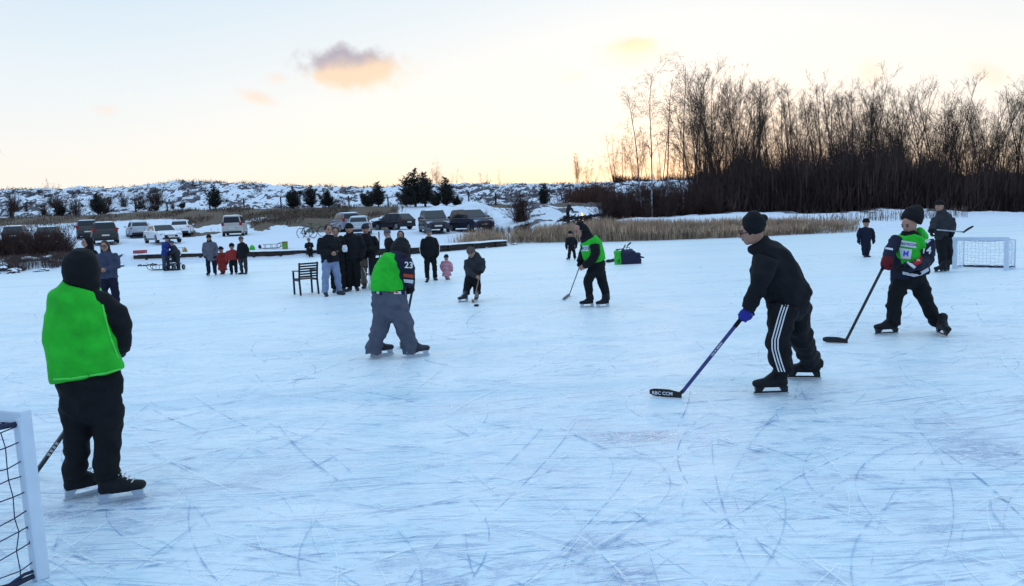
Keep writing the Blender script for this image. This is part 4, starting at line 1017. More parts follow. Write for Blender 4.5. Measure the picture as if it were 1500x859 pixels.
# ---- bystanders: one metric builder, each with his own pose and clothes
def person(px, py, top, label, yaw=0, coat='black_fleece', legs='black_cotton', hat='black_wool', arms='pockets', coat_len=.46, hair=None, scarf=None,
           width=1.0, kid=0.0, shoe='shoe_dark', lean=0.0, base=None, hood=None, gloves='black_wool', stance=.09, seed=0, group=None, sit=False, skates=False, snow_suit=False, Hm=None, legyaw=None):
    width *= 1.16
    b = V(base) if base is not None else G(px, py)
    D = b.y; hgt = Hm or (P(px, top, D) - b).z
    Hh = hgt; ya = R(yaw); f_ = V((math.sin(ya), -math.cos(ya), 0)); s_ = V((math.cos(ya), math.sin(ya), 0)); up = V((0, 0, 1))
    hr = .064 * Hh * (1 + .45 * kid); hatx = .02 * Hh
    hz = Hh - hatx - hr * 1.12; nz = hz - hr * 1.15; sz = nz - .035 * Hh
    hipz = .49 * Hh * (1 - .08 * kid); w = width * (1 + .25 * kid)
    vox = .018 if Hh > 1.4 else .014
    F = newfig(b, label, group, vox, seed)
    drop = 0
    def pt(x, y, z):
        if sit: z = z - hipz + .42
        return b + s_ * x + f_ * (y + lean * max(z - hipz, 0)) + up * z
    F.head(pt(0, .02 * Hh, hz), hr, (f_ + up * -.08), face=True)
    F.body.tube([pt(0, .01, hz - hr * .7), pt(0, 0, sz)], .032 * Hh)
    F.gm['coat'] = (coat, .016); F.gm['trousers'] = (legs, .014)
    cz = coat_len * Hh
    F.chain('coat', [(pt(0, 0, nz + .005 * Hh), .042 * Hh * w, .042 * Hh), (pt(0, 0, sz + .012 * Hh), .072 * Hh * w, .052 * Hh * w), (pt(0, 0, sz - .035 * Hh), .098 * Hh * w, .064 * Hh * w), (pt(0, 0, sz - .11 * Hh), .104 * Hh * w, .070 * Hh * w),
                     (pt(0, 0, .58 * Hh), .100 * Hh * w, .070 * Hh * w), (pt(0, 0, max(cz, .30 * Hh)), .108 * Hh * w, .075 * Hh * w)] + ([(pt(0, 0, cz), .112 * Hh * w, .078 * Hh * w)] if cz < .3 * Hh else []), ref=tuple(f_), flat=True, shrink=.75)
    for k in (-1, 1):
        sh = pt(.094 * Hh * w * k, 0, sz - .032 * Hh)
        if arms == 'pockets': el = pt(.132 * Hh * w * k, -.03 * Hh, sz - .19 * Hh); wr = pt(.115 * Hh * w * k, .055 * Hh, sz - .315 * Hh)
        elif arms == 'down': el = pt(.140 * Hh * w * k, -.01 * Hh, sz - .19 * Hh); wr = pt(.135 * Hh * w * k, .03 * Hh, sz - .34 * Hh)
        elif arms == 'front': el = pt(.128 * Hh * w * k, 0, sz - .18 * Hh); wr = pt(.03 * Hh * k, .13 * Hh, sz - .20 * Hh)
        elif arms == 'phone': el = pt(.135 * Hh * w * k, .02 * Hh, sz - .18 * Hh); wr = pt(.03 * Hh * k, .15 * Hh, sz - .10 * Hh)
        elif arms == 'reach': el = pt(.13 * Hh * w * k, .06 * Hh, sz - .15 * Hh); wr = pt(.09 * Hh * k, .20 * Hh, sz - .23 * Hh)
        elif arms == 'crossed': el = pt(.145 * Hh * w * k, .02 * Hh, sz - .18 * Hh); wr = pt(-.04 * Hh * k, .115 * Hh, sz - (.17 + .02 * k) * Hh)
        F.chain('coat', [(sh, .038 * Hh * w, .040 * Hh * w), (sh.lerp(el, .5), .039 * Hh * w, .040 * Hh * w), (el, .034 * Hh * w, .035 * Hh * w), (wr, .027 * Hh * w, .027 * Hh * w)], ref=(.2, .9, .3), shrink=.55)
        dd = (wr - el).normalized()
        F.hand(wr, dd, (s_ * -k * .8 + f_ * .3) if arms in ('down', 'pockets') else (f_ * -.6 - up * .3), Hh / 1.75 * .95, gloves, side=k)
        hp = pt(.050 * Hh * k, 0, hipz)
        ly = ya if legyaw is None else R(legyaw)
        if sit:
            kn = pt(.055 * Hh * k, .24 * Hh, hipz + .02); an = pt(.055 * Hh * k, .24 * Hh, hipz - .42 + .08)
        else:
            kn = pt((.045 + stance * .3) * Hh * k, .015 * Hh, .27 * Hh); an = pt(stance * Hh * k * .8, 0, .055 * Hh)
        F.chain('trousers', [(hp, .056 * Hh * w, .058 * Hh * w), (kn, .043 * Hh * w, .043 * Hh * w), (an, .036 * Hh * w, .036 * Hh * w)], ref=tuple(f_ + up * .1), flat=True, shrink=.6)
        foot = V((an.x, an.y, b.z)) + f_ * .03 * Hh
        ang = math.atan2(f_.y, f_.x) + k * -.0 + k * .25 * (1)
        if skates: F.skate(V((an.x, an.y, b.z)), ang, Hh / 1.75, laces=False)
        else: F.shoe(foot, ang, Hh / 1.75 * 1.05, shoe)
    F.chain('trousers', [(pt(0, 0, hipz + .06 * Hh), .085 * Hh * w, .062 * Hh * w), (pt(0, 0, hipz - .01 * Hh), .090 * Hh * w, .066 * Hh * w)], ref=tuple(f_), shrink=.8)
    if hat: F.beanie(hat, .15)
    if hood: F.hood(hood)
    if hair is not None: F.hair('hair_dark', hair)
    if scarf:
        F.gm['scarf'] = (scarf, .008); F.chain('scarf', [(pt(0, .005, nz + .03 * Hh), .052 * Hh, .052 * Hh), (pt(0, .01, nz - .02 * Hh), .060 * Hh, .058 * Hh)], ref=tuple(f_))
    return F, F.finish(), (b, f_, s_, Hh)

person(1268, 377, 320, 'small child in dark navy snowsuit standing alone on the ice by the reeds', yaw=0, coat='navy_cloth', legs='navy_cloth', kid=.9, arms='down', stance=.05, seed=20, scarf='light_wool')
# group by the chair
F, o, q = person(487, 433, 327, 'young man in black hoodie and light blue jeans beside the empty armchair', yaw=35, coat='black_fleece', legs='blue_denim', hat=None, hair=0, arms='front', gloves=None, stance=.13, seed=21, width=1.03)
person(497, 428, 331, 'man in black clothes holding a small white bag, standing behind the jeans wearer', yaw=20, hat=None, hair=0, arms='phone', gloves=None, seed=22)
person(518, 426, 326, 'broad man in black jacket and baggy black trousers with black cap', yaw=5, hat='black_wool', arms='pockets', width=1.18, seed=23, stance=.07, scarf='black_wool')
person(541, 422, 327, 'man in black parka and brownish grey trousers holding an upright stick', yaw=10, legs='beige_cloth', hat='charcoal_cloth', arms='front', width=1.08, seed=24)
person(573, 412, 335, 'person in dark coat with grey knitted bobble hat looking left', yaw=-60, hat='grey_wool', arms='pockets', seed=25, scarf='light_wool')
person(591, 414, 337, 'woman in dark coat with pale scarf around her hair', yaw=5, hat=None, hood='charcoal_cloth', arms='pockets', seed=26, scarf='light_wool')
F, o, q = person(632, 411, 334, 'teenager in black sports jacket with white sleeve stripes and grey beanie', yaw=10, hat='grey_wool', arms='pockets', coat_len=.45, seed=27)
b_, f_, s_, Hh = q
for k in (-1, 1):
    for j in (-1, 0, 1):
        pts = []
        for t in np.linspace(0, 1, 8):
            p = b_ + s_ * k * Hh * (.118 + .045 * math.sin(t * 2.4)) + V((0, 0, Hh * (.80 - .30 * t))) + f_ * j * .02
            h = F.res['coat'].find_nearest(p + s_ * k * .08); pts.append(h[0] + h[1] * .004)
        mb = MB(); mb.tube([p - F.base for p in pts], .006, n=4); mb.build('sleeve_stripe', M['print_white'], o)
h = F.res['coat'].ray_cast(CAM, ray(636, 350).normalized(), 60)[0]
person(655, 410, 373, 'toddler in red and white striped snowsuit', yaw=150, coat='striped_red', legs='striped_red', hat='navy_cloth', kid=1.3, arms='down', stance=.05, coat_len=.15, width=1.15, seed=28)
tod = bpy.data.objects[-1] if False else None
person(838, 381, 338, 'small child skating away in dark clothes beyond the mid distance player', yaw=200, kid=.6, arms='down', stance=.14, skates=True, seed=29, coat_len=.5, lean=.15)
# family on the ice
person(311, 404, 343, 'woman in grey wool coat and dark beanie standing beside two children in red', yaw=15, coat='grey_wool', legs='navy_cloth', hat='black_wool', coat_len=.36, arms='pockets', seed=30, scarf='black_wool', shoe='shoe_dark', skates=True)
person(327, 402, 361, 'small child in long red snowsuit with white collar beside the woman in grey', yaw=0, coat='red_snowsuit', legs='red_snowsuit', hat='navy_cloth', kid=1.0, coat_len=.15, arms='down', seed=31, scarf='light_wool', stance=.05)
person(343, 402, 356, 'child in red jacket and black trousers beside the woman in black', yaw=10, coat='red_snowsuit', legs='black_cotton', hat='black_wool', kid=.8, arms='down', seed=32)
person(358, 402, 346, 'woman in black coat with reddish knitted hat beside the child in red jacket', yaw=-20, coat='black_fleece', legs='charcoal_cloth', hat='brown_wool', coat_len=.42, arms='pockets', seed=33)
# two women at the left
person(139, 452, 345, 'person in black with black hood half hidden by the near player', yaw=-30, hood='black_wool', hat=None, seed=34, arms='pockets')
F, o, q = person(164, 455, 351, 'woman in slate blue jacket with glasses and dark hair behind the near player', yaw=8, coat='slate_jacket', legs='navy_cloth', hat=None, hair=.8, arms='front', gloves=None, seed=35, width=1.05)
gl = MB(); c, r, fd, up, sd = F.hc, F.hr, F.hf, F.hu, F.hs
for k in (-1, 1):
    cc = c + sd * r * .36 * k + up * r * .06 + fd * r * 1.02
    gl.tube([cc + (sd * math.cos(t) + up * math.sin(t)) * r * .30 for t in np.linspace(0, 6.28, 13)], r * .05, n=5)
gl.build('glasses', M['plastic_black'], o, off=F.base)
person(244, 397, 346, 'person in bright blue jacket and hat leaning over the pushchair', yaw=70, coat='blue_jacket', legs='slate_jacket', hat='navy_cloth', arms='reach', lean=.25, seed=36)
person(262, 396, 352, 'person in dark jacket and purple hat behind the pushchair', yaw=-50, coat='charcoal_cloth', legs='charcoal_cloth', hat='slate_jacket', arms='reach', lean=.3, seed=37)
# child sitting on the edge of the landing stage
bs = G(454, 377)
person(454, 377, 340, 'child in dark jacket sitting on the edge of the landing', yaw=25, base=bs, Hm=1.25, kid=.5, arms='front', sit=True, hat=None, hair=0, seed=38, gloves=None)
# by the fire
pf = at(832, 326)
person(832, 326, 303, 'person in dark clothes standing beside the camp fire on the snowy slope', yaw=70, base=pf, coat='charcoal_cloth', arms='reach', lean=.3, seed=39, Hm=1.6, scarf='light_wool')

# ------------------------------------------------------------------ pucks
def puck(px, py, label):
    mb = MB(); mb.tube([(0, 0, .001), (0, 0, .026)], .038, n=24, flat=True)
    o = mb.build('puck', M['rubber'], bevel=.003); o.location = G(px, py) + V((0, 0, .006)); o.scale = (1.3, 1.3, 1.3); tag(o, label, 'puck')
puck(698, 449, 'black rubber puck on the ice in front of the bending child')
puck(625, 414, 'black rubber puck on the ice near the teenager in sports jacket')

# ------------------------------------------------------------------ goals
def goal(p0, p1, back, Ht, label, netm, r_=.045, depth=.55, group='small white goals'):
    p0 = V(p0); p1 = V(p1); base = (p0 + p1) / 2; root = empty('hockey_goal', base); tag(root, label, 'goal', group)
    bk = V(back).normalized(); up = V((0, 0, Ht))
    for p in (p0, p1):
        mb = MB(); mb.beam(p, p + up, r_ * 2, r_ * 2, ref=tuple(bk)); mb.build('post', M['goal_white'], root, off=base, bevel=.012)
    mb = MB(); d = (p1 - p0).normalized(); mb.beam(p0 + up + V((0, 0, .0)) - d * r_, p1 + up + d * r_, r_ * 1.9, r_ * 1.9, ref=(0, 0, 1)); mb.build('crossbar', M['goal_white'], root, off=base, bevel=.012)
    for p in (p0, p1):
        mb = MB(); q = p + bk * depth
        mb.tube([p + V((0, 0, .03)), q + V((0, 0, .03))], .014, n=8); mb.tube([p + up * .96, q * .35 + p * .65 + up * .97, q + up * .93, q + V((0, 0, .02))], .014, n=8); mb.build('net_stay', M['goal_white' if netm == 'net_pale' else 'net_dark'], root, off=base)
    mb = MB(); mb.tube([p0 + bk * depth + V((0, 0, .025)), p1 + bk * depth + V((0, 0, .025))], .018, n=8); mb.build('base_bar', M['net_dark'], root, off=base)
    # the net: wavy cords over the sides, back and roof
    net = MB(); rs = random.Random(4); W_ = (p1 - p0).length
    def sag(p, k=.02): return p + V((rs.uniform(-k, k), rs.uniform(-k, k), rs.uniform(-k, k)))
    def cords(A, B, C, D_, nu, nv, rad):    # A-B bottom, D-C top
        pts = {}
        for i in range(nu + 1):
            for j in range(nv + 1):
                u = i / nu; v = j / nv; p = (A * (1 - u) + B * u) * (1 - v) + (D_ * (1 - u) + C * u) * v
                e = .02 if 0 < i < nu and 0 < j < nv else .006
                pts[i, j] = sag(p, e) - V((0, 0, .03 * math.sin(math.pi * u)))
        for j in range(nv + 1): net.tube([pts[i, j] for i in range(nu + 1)], rad, n=4)
        for i in range(nu + 1): net.tube([pts[i, j] for j in range(nv + 1)], rad, n=4)
    rad = .0032 if netm == 'net_dark' else .0028
    q0 = p0 + bk * depth; q1 = p1 + bk * depth; g = V((0, 0, .03)); t_ = up * .93
    cords(p0 + g, q0 + g, q0 + t_, p0 + up * .96, 6, 9, rad); cords(p1 + g, q1 + g, q1 + t_, p1 + up * .96, 6, 9, rad)
    cords(q0 + g, q1 + g, q1 + t_, q0 + t_, 13, 9, rad); cords(p0 + up * .96, p1 + up * .96, q1 + t_, q0 + t_, 13, 6, rad)
    net.build('net', M[netm], root, off=base, norm=False)
    hl = MB(); 
    for p in (p0, p1):
        pts = [p + bk * .02 + d * 0 + V((rs.uniform(-.012, .012), rs.uniform(-.012, .012), .03 + (Ht - .06) * i / 22)) for i in range(23)]
        hl.tube(pts, .006 if netm == 'net_dark' else .008, n=5)
    n_ = 20; hl.tube([q0.lerp(q1, i / n_) + V((0, 0, .05 + rs.uniform(-.015, .015))) for i in range(n_ + 1)], .009, n=5)
    hl.tube([p0.lerp(q0, i / 8) + V((0, 0, .05 + rs.uniform(-.015, .015))) for i in range(9)], .009, n=5)
    hl.tube([p1.lerp(q1, i / 8) + V((0, 0, .05 + rs.uniform(-.015, .015))) for i in range(9)], .009, n=5)
    hl.build('net_rope', M['net_dark'], root, off=base, norm=False)
    # white fasteners
    return root
gp = G(60, 848); d_ = V((-.93, .37, 0))
goal(gp + d_ * 1.5, gp, (-.50, -.87, 0), (P(48, 609, gp.y) - gp).z, 'white goal with dark net in the near left corner', 'net_dark', r_=.034, depth=.6)
a = G(1398, 394); b = G(1474, 396)
goal(a, b, V((b - a).cross(V((0, 0, 1)))) * -1, (P(1474, 350, b.y) - b).z, 'white goal with pale net at the far right of the ice', 'net_pale', r_=.045, depth=.55)

# ------------------------------------------------------------------ chair
def armchair(px, py, yaw, top):
    b = G(px, py); root = empty('armchair', b, yaw); s = (P(px, top, b.y) - b).z / .88
    tag(root, 'empty dark slatted garden armchair standing on the ice', 'armchair')
    def B(name, parts, m_='wood_black'):
        mb = MB()
        for (p, q, w, h) in parts: mb.beam(V(p) * s, V(q) * s, w * s, h * s)
        return mb.build(name, M[m_], root, bevel=.004)
    for sx in (-1, 1):
        B('leg', [((sx * .25, -.24, 0), (sx * .25, -.22, .62), .045, .045)]); 
        B('leg', [((sx * .25, .26, 0), (sx * .25, .22, .42), .045, .045), ((sx * .25, .22, .42), (sx * .25, .32, .88), .04, .045)])
        B('armrest', [((sx * .25, -.26, .64), (sx * .25, .27, .66), .055, .03)])
        B('rail', [((sx * .25, -.22, .40), (sx * .25, .22, .40), .03, .05)])
    B('seat', [((-.24, y, .43), (.24, y, .43), .06, .022) for y in (-.2, -.12, -.04, .04, .12, .2)])
    B('backrest', [((-.24, .235 + .10 * t, .50 + .35 * t), (.24, .235 + .10 * t, .50 + .35 * t), .02, .045) for t in (0, .2, .4, .6, .8, 1.0)])
armchair(449, 431, R(215), 384)

def campchair(px, py, yaw):
    b = G(px, py); root = empty('camping_chair', b, yaw); tag(root, 'black folding camping chair behind the grey trousered player', 'chair')
    mb = MB(); mb.box((0, 0, .42), (.5, .45, .02)); mb.build('seat', M['black_cotton'], root, bevel=.006)
    mb = MB(); mb.add([(-.26, .22, .44), (.26, .22, .44), (.27, .32, .86), (-.27, .32, .86)], [(0, 1, 2, 3)]); mb.build('backrest', M['black_cotton'], root)
    for (p, q) in (((-.25, -.25, 0), (.25, .22, .42)), ((.25, -.25, 0), (-.25, .22, .42)), ((-.25, .25, 0), (-.27, -.22, .6)), ((.25, .25, 0), (.27, -.22, .6)), ((-.25, .25, 0), (-.27, .32, .86)), ((.25, .25, 0), (.27, .32, .86))):
        mb = MB(); mb.tube([p, q], .011, n=8); mb.build('leg', M['steel'], root, smooth=True)
    for k in (-1, 1):
        mb = MB(); mb.box((.27 * k, -.02, .62), (.05, .5, .02)); mb.build('armrest', M['black_cotton'], root)
campchair(552, 424, R(205))
# upright stick of the man in the parka
stick(P(555, 340, G(541, 422).y - .15), G(557, 421), G(562, 422), 'upright dark stick beside the man in black parka', w=.03)

# white bag in the second man's hand
bb = P(505, 364, G(497, 428).y - .32); mb = MB(); mb.tube([bb - V((0, 0, .08)), bb, bb + V((0, 0, .07))], [.06, .07, .05], [.02, .03, .015], n=10)
o = mb.build('paper_bag', M['print_white'], off=bb, smooth=True); o.location = bb; tag(o, 'small white paper bag held by the man in black', 'bag')

# ------------------------------------------------------------------ kit bag with sticks
def kitbag():
    b = G(918, 387); r = empty('kit_bag', b); tag(r, 'green and navy kit bag lying on the ice', 'bag'); s = b.y / FPX
    def X(px, py, dy=0): return P(px, py, b.y + dy)
    k = s
    def bx(x0, x1, y0, y1, dep, nm, m_, wr=.03, rot=0):
        mb = MB(); c = (X(x0, y0) + X(x1, y1)) / 2; mb.box(c, (abs(x1 - x0) * k, dep, abs(y1 - y0) * k), Matrix.Rotation(R(rot), 3, 'Z') @ Matrix.Rotation(R(-2), 3, 'Y'))
        me = remesh(mb, .018, 9, wr, 7); me.transform(Matrix.Translation(-b)); return link(nm, me, M[m_], r, True)
    bx(908, 930, 369, 388, .34, 'bag_body', 'bag_navy'); bx(925, 938, 371, 388, .30, 'side_pocket', 'bag_navy'); bx(910, 927, 366, 371, .26, 'bag_flap', 'slate_jacket'); bx(901, 909, 368, 388.5, .34, 'bag_end', 'bag_green')
    mb = MB(); mb.tube([X(910, 368), X(915, 362), X(922, 363), (X(926, 371))], .012, n=6); mb.build('strap', M['plastic_black'], r, off=b)
    stick(X(900, 372, .1), X(924, 376, .1) + V((0, 0, .02)), X(943, 379, .1), 'dark hockey stick lying under the kit bag with its blade to the right', w=.03, bh=.06)
    stick(X(906, 384, -.2), X(920, 361, .0), X(925, 356, .0), 'pale hockey stick propped against the kit bag', 'stick_silver', 'stick_black', w=.024, bh=.05)
    stick(X(902, 366, -.05), X(914, 365, -.05), X(915, 359, 0), 'short dark hockey stick end sticking out above the kit bag', w=.026, bh=.05)
    # dropped gloves and helmet left of the bag
    for i, (x, y) in enumerate(((892, 385), (898, 384))):
        c = G(x, y); g = MB(); g.tube([V((-.08, 0, .05)), V((0, 0, .055)), V((.08, 0, .045))], [.05, .06, .05], [.045, .05, .04], n=10)
        for k in range(4): g.tube([V((.1, -.04 + .027 * k, .05)), V((.16, -.045 + .03 * k, .035))], .014, n=6)
        o = g.build('hockey_glove', M['plastic_black'], smooth=True); o.location = c + V((0, 0, .01)); o.rotation_euler.z = 2.5 + i
        tag(o, ('black hockey glove lying farthest left of the kit bag', 'black hockey glove lying next to the kit bag')[i], 'glove')
kitbag()

# ------------------------------------------------------------------ landing stage along the left shore
def landing():
    def seg(x0, x1, y0t, y1t, y0b, y1b, label, nb):
        a = G(x0, y0b); b = G(x1, y1b); za = (P(x0, y0t, a.y)).z; zb = (P(x1, y1t, b.y)).z
        root = empty('landing_stage', a); tag(root, label, 'landing stage')
        d = (b - a); n_ = V((-d.y, d.x, 0)).normalized()
        if n_.y < 0: n_ = -n_
        L_ = d.length; dn = d.normalized()
        for i, fz in enumerate((.30, .72)):
            mb = MB(); k = 14
            for j in range(k):
                p = a.lerp(b, j / k); q = a.lerp(b, (j + .99) / k); z0 = za * (1 - j / k) + zb * j / k
                o = n_ * random.uniform(-.01, .01); mb.beam(p + V((0, 0, z0 * fz)) + o, q + V((0, 0, (za * (1 - (j + 1) / k) + zb * (j + 1) / k) * fz)) + o, .06, max(z0 * .38, .09), ref=(0, 0, 1))
            mb.build('edge_plank', M['wood_dark'], root, off=a)
        for j in range(nb):
            t = (j + .5) / nb; p = a.lerp(b, t) - n_ * .09; z = za * (1 - t) + zb * t
            mb = MB(); mb.beam(p - V((0, 0, .1)), p + V((0, 0, z * .97)), .12, .12, ref=tuple(n_)); mb.build('support_post', M['wood_dark'], root, off=a, bevel=.01)
        mb = MB(); vs = []; fs = []; k = 60
        for j in range(k + 1):
            t = j / k; p = a.lerp(b, t); z = za * (1 - t) + zb * t
            for i, w in enumerate((-.10, 0.0, .5, 1.1, 1.9)):
                h = noise.noise(V((p.x * 1.3, p.y, i * 1.0))) * .03
                q = p + n_ * w; vs.append((q.x, q.y, z * (.93 if i == 0 else 1) + .02 + h + (0.03 if 0 < i < 4 else 0) + .02 * w))
            if j:
                for i in range(4): s = (j - 1) * 5 + i; fs.append((s, s + 1, s + 6, s + 5))
        mb.add(vs, fs); mb.build('snow_cover', M['snow'], root, off=a, smooth=True)
    seg(197, 470, 373, 366, 389, 376, 'dark timber landing edge with snow on top behind the family', 7)
    seg(470, 600, 366, 363, 376.5, 373, 'dark timber landing edge with snow on top behind the men in black', 4)
    seg(600, 742, 363, 353, 373, 361, 'dark timber landing edge with snow on top ending at the reeds', 4)
landing()

def rocks():
    rs = random.Random(9); pr = []
    for k in range(4):
        bm = bmesh.new(); bmesh.ops.create_icosphere(bm, subdivisions=3, radius=1)
        for v in bm.verts:
            n_ = noise.noise(v.co * 1.3 + V((k * 7, 0, 0))); v.co *= 1 + n_ * .5; v.co.z *= .6
        me = bpy.data.meshes.new('rock'); bm.to_mesh(me); bm.free(); me.materials.append(M['rock']); me.materials.append(M['snow'])
        for p in me.polygons: 
            if p.normal.z > .62: p.material_index = 1
        pr.append(me)
    for i in range(46):
        px = rs.uniform(-10, 300) if i < 38 else rs.uniform(690, 760); b = G(px, float(np.interp(px, [a_ for a_, _ in _sh], [b_ for _, b_ in _sh])))
        y = b.y + rs.uniform(-.1, 1.6) * (1 if px < 195 else .0) - (.35 if px > 195 else 0); x = b.x * y / b.y
        o = bpy.data.objects.new('rock', pr[i % 4]); COL.objects.link(o); s = rs.uniform(.10, .30) * (.6 if px > 195 else 1)
        o.location = (x, y, max(H(x, y), 0) + s * .15); o.scale = (s * 1.3, s, s); o.rotation_euler.z = rs.uniform(0, 6)
        tag(o, 'dark snow capped stone lying along the edge of the left bank' if px < 500 else 'dark snow capped stone on the bank by the reeds', 'stone', 'stones along the shore' if px < 500 else 'stones by the reeds')
rocks()

# ------------------------------------------------------------------ cars
def snow_slab(pts):
    mb = MB(); 
    return mb
CAR = {
 'hatch': dict(L=4.1, W=1.75, H=1.47, hood=.92, nose=.68, belt=.95, ws0=.95, ws1=.25, rr=-1.45, rb=-1.95, tail=1.0),
 'sedan': dict(L=4.55, W=1.8, H=1.45, hood=.90, nose=.66, belt=.93, ws0=.95, ws1=.20, rr=-1.15, rb=-1.85, tail=1.02),
 'suv': dict(L=4.5, W=1.86, H=1.70, hood=1.10, nose=.85, belt=1.08, ws0=1.0, ws1=.40, rr=-1.85, rb=-2.15, tail=1.1),
 'van': dict(L=4.4, W=1.80, H=1.82, hood=1.10, nose=.82, belt=1.05, ws0=1.25, ws1=.55, rr=-2.05, rb=-2.17, tail=1.1),
 'mpv': dict(L=4.5, W=1.82, H=1.65, hood=1.02, nose=.75, belt=1.0, ws0=1.25, ws1=.40, rr=-1.85, rb=-2.15, tail=1.05)}
def car(px, py, kind, yaw, col, label, snow=.0, scale=1.0, D=None, hood_snow=False):
    c = CAR[kind]; b = at(px, py) if D is None else onto(px, D)
    root = empty('parked_car', b, yaw); root.scale = (scale * .87,) * 3; tag(root, label, 'car', 'cars parked behind the shore')
    key = 'paint_%d_%d_%d' % tuple(int(x * 255) for x in col)
    if key not in M: M[key] = paint('car_paint', col)
    P_ = M[key]; L2 = c['L'] / 2; W2 = c['W'] / 2; wr = .33; wx = L2 - .85; wxr = -L2 + .80; z0 = .26
    def arch(x): return [(x + (wr + .05) * math.cos(t), max(wr + (wr + .05) * math.sin(t), z0)) for t in np.linspace(-.2, math.pi + .2, 11)]
    # lower body: side profile, pulled in at nose and tail and along the sills
    prof = [(L2 - .04, z0 + .02), (L2, .45), (L2 - .03, c['nose']), (L2 - .35, c['hood'] - .06), (c['ws0'], c['hood']), (c['ws0'] - .1, c['belt']), (c['rb'] + .05, c['belt'] + .02), (-L2 + .08, c['tail'] - .05), (-L2, .80), (-L2 + .01, .42), (-L2 + .05, z0 + .02)]
    prof += [(x, z) for x, z in reversed(arch(wxr))] + [(x, z) for x, z in reversed(arch(wx))]
    bm = bmesh.new(); rows = []
    for y, k in ((-1, 0), (-.93, 1), (.93, 1), (1, 0)):
        row = []
        for x, z in prof:
            yy = y * W2; 
            ex = max(0, (abs(x) - (L2 - .5)) / .5); yy *= 1 - .10 * ex * ex
            if k == 0: zz = z if z < .75 else z - .035; xx = x * .985
            else: zz = z; xx = x
            yy *= (1 - .05 * max(0, (z - .7) / .4)) * (1 - .04 * max(0, (.5 - z) / .25))
            row.append(bm.verts.new((xx, yy, zz)))
        rows.append(row)
    n = len(prof)
    for a_, b_ in zip(rows[:-1], rows[1:]):
        for i in range(n): bm.faces.new((a_[i], a_[(i + 1) % n], b_[(i + 1) % n], b_[i]))
    bm.faces.new(rows[0]); bm.faces.new(rows[-1][::-1]); bmesh.ops.recalc_face_normals(bm, faces=bm.faces)
    # cabin
    by = W2 * .94; ty = W2 * .74; Hh = c['H']
    cab = [(c['ws0'], c['hood'] - .03, by * .95), (c['ws1'], Hh - .06, ty), (c['ws1'] - .35, Hh, ty * .98), (c['rr'] + .3, Hh - .01, ty * .98), (c['rr'], Hh - .08, ty * .97), (c['rb'], c['belt'] - .02, by * .92)]
    top_l = [bm.verts.new((x, y, z)) for x, z, y in cab]; top_r = [bm.verts.new((x, -y, z)) for x, z, y in cab]
    for i in range(5): bm.faces.new((top_l[i], top_l[i + 1], top_r[i + 1], top_r[i]))
    bm.faces.new(top_l[::-1]); bm.faces.new(top_r); bm.faces.new((top_l[0], top_r[0], top_r[5], top_l[5]))
    bmesh.ops.recalc_face_normals(bm, faces=bm.faces)
    me = bpy.data.meshes.new('body'); bm.to_mesh(me); bm.free(); link('body', me, P_, root)
    # glass: each pane its own sheet just proud of the cabin
    def pane(name, q, nrm, inset=.0, m_='glass_dark'):
        nrm = V(nrm).normalized(); mb = MB(); cc = sum((V(p) for p in q), V((0, 0, 0))) / len(q)
        vs = [V(p).lerp(cc, inset) + nrm * .006 for p in q]; vs2 = [v - nrm * .004 for v in vs]; k = len(q)
        mb.add(vs + vs2, [tuple(range(k)), tuple(range(k, 2 * k))[::-1]] + [(i, i + k, (i + 1) % k + k, (i + 1) % k) for i in range(k)])
        return mb.build(name, M[m_], root)
    ws = [(c['ws0'] - .04, by * .86, c['hood'] + .02), (c['ws1'] + .04, ty * .92, Hh - .09), (c['ws1'] + .04, -ty * .92, Hh - .09), (c['ws0'] - .04, -by * .86, c['hood'] + .02)]
    v1 = V(ws[1]) - V(ws[0]); nn = v1.cross(V((0, 1, 0))); nn = nn if nn.x > 0 else -nn
    pane('windscreen', [tuple(V(p) + V(nn).normalized() * .0) for p in ws], nn)
    rx0, rz0, rx1, rz1 = c['rr'], Hh - .08, c['rb'], c['belt'] - .02; lr = lambda t: (rx0 + (rx1 - rx0) * t, rz0 + (rz1 - rz0) * t)
    a0, a1 = lr(.10), lr(.80)
    rw = [(a0[0], ty * .88, a0[1]), (a0[0], -ty * .88, a0[1]), (a1[0], -by * .80, a1[1]), (a1[0], by * .80, a1[1])]
    nr = V((-(rz0 - rz1), 0, (rx0 - rx1))).normalized(); pane('rear_window', rw, nr)
    for sy in (-1, 1):
        def sp(x, z): # on the cabin side wall
            t = (z - c['belt']) / (Hh - .06 - c['belt']); return (x, sy * (by * .945 + (ty - by * .945) * t), z)
        zb = c['belt'] + .05; zt = Hh - .13
        xf0 = c['ws0'] - .22; fr = (c['ws1'] - c['ws0']) / (Hh - .06 - c['hood']); xf1 = c['ws0'] + fr * (zt - c['hood']) - .06
        xr1 = c['rr'] + .10; xr0 = c['rb'] + .22; mid = (xf1 + xr1) / 2 + .1
        nrm = V((0, sy, .25))
        pane('side_window', [sp(xf0, zb), sp(xf1, zt), sp(mid + .04, zt), sp(mid + .04, zb)], nrm); 
        m2 = mid - .85
        pane('side_window', [sp(mid - .04, zb), sp(mid - .04, zt), sp(m2, zt), sp(m2, zb)], nrm)
        if m2 - .08 > xr1 + .15: pane('side_window', [sp(m2 - .08, zb), sp(m2 - .08, zt), sp(xr1, zt), sp(xr0, zb)], nrm)
        mb = MB(); mb.ball((c['ws0'] - .25, sy * (W2 + .09), c['belt'] + .07), (.08, .11, .075), 8); mb.build('mirror', P_ if snow < 2 else M['plastic_black'], root, smooth=True)
        for x in (mid - .15, m2 + .05):
            mb = MB(); mb.box((x, sy * (W2 * .985 + .01), c['belt'] - .12), (.16, .03, .03)); mb.build('door_handle', M['plastic_black'], root)
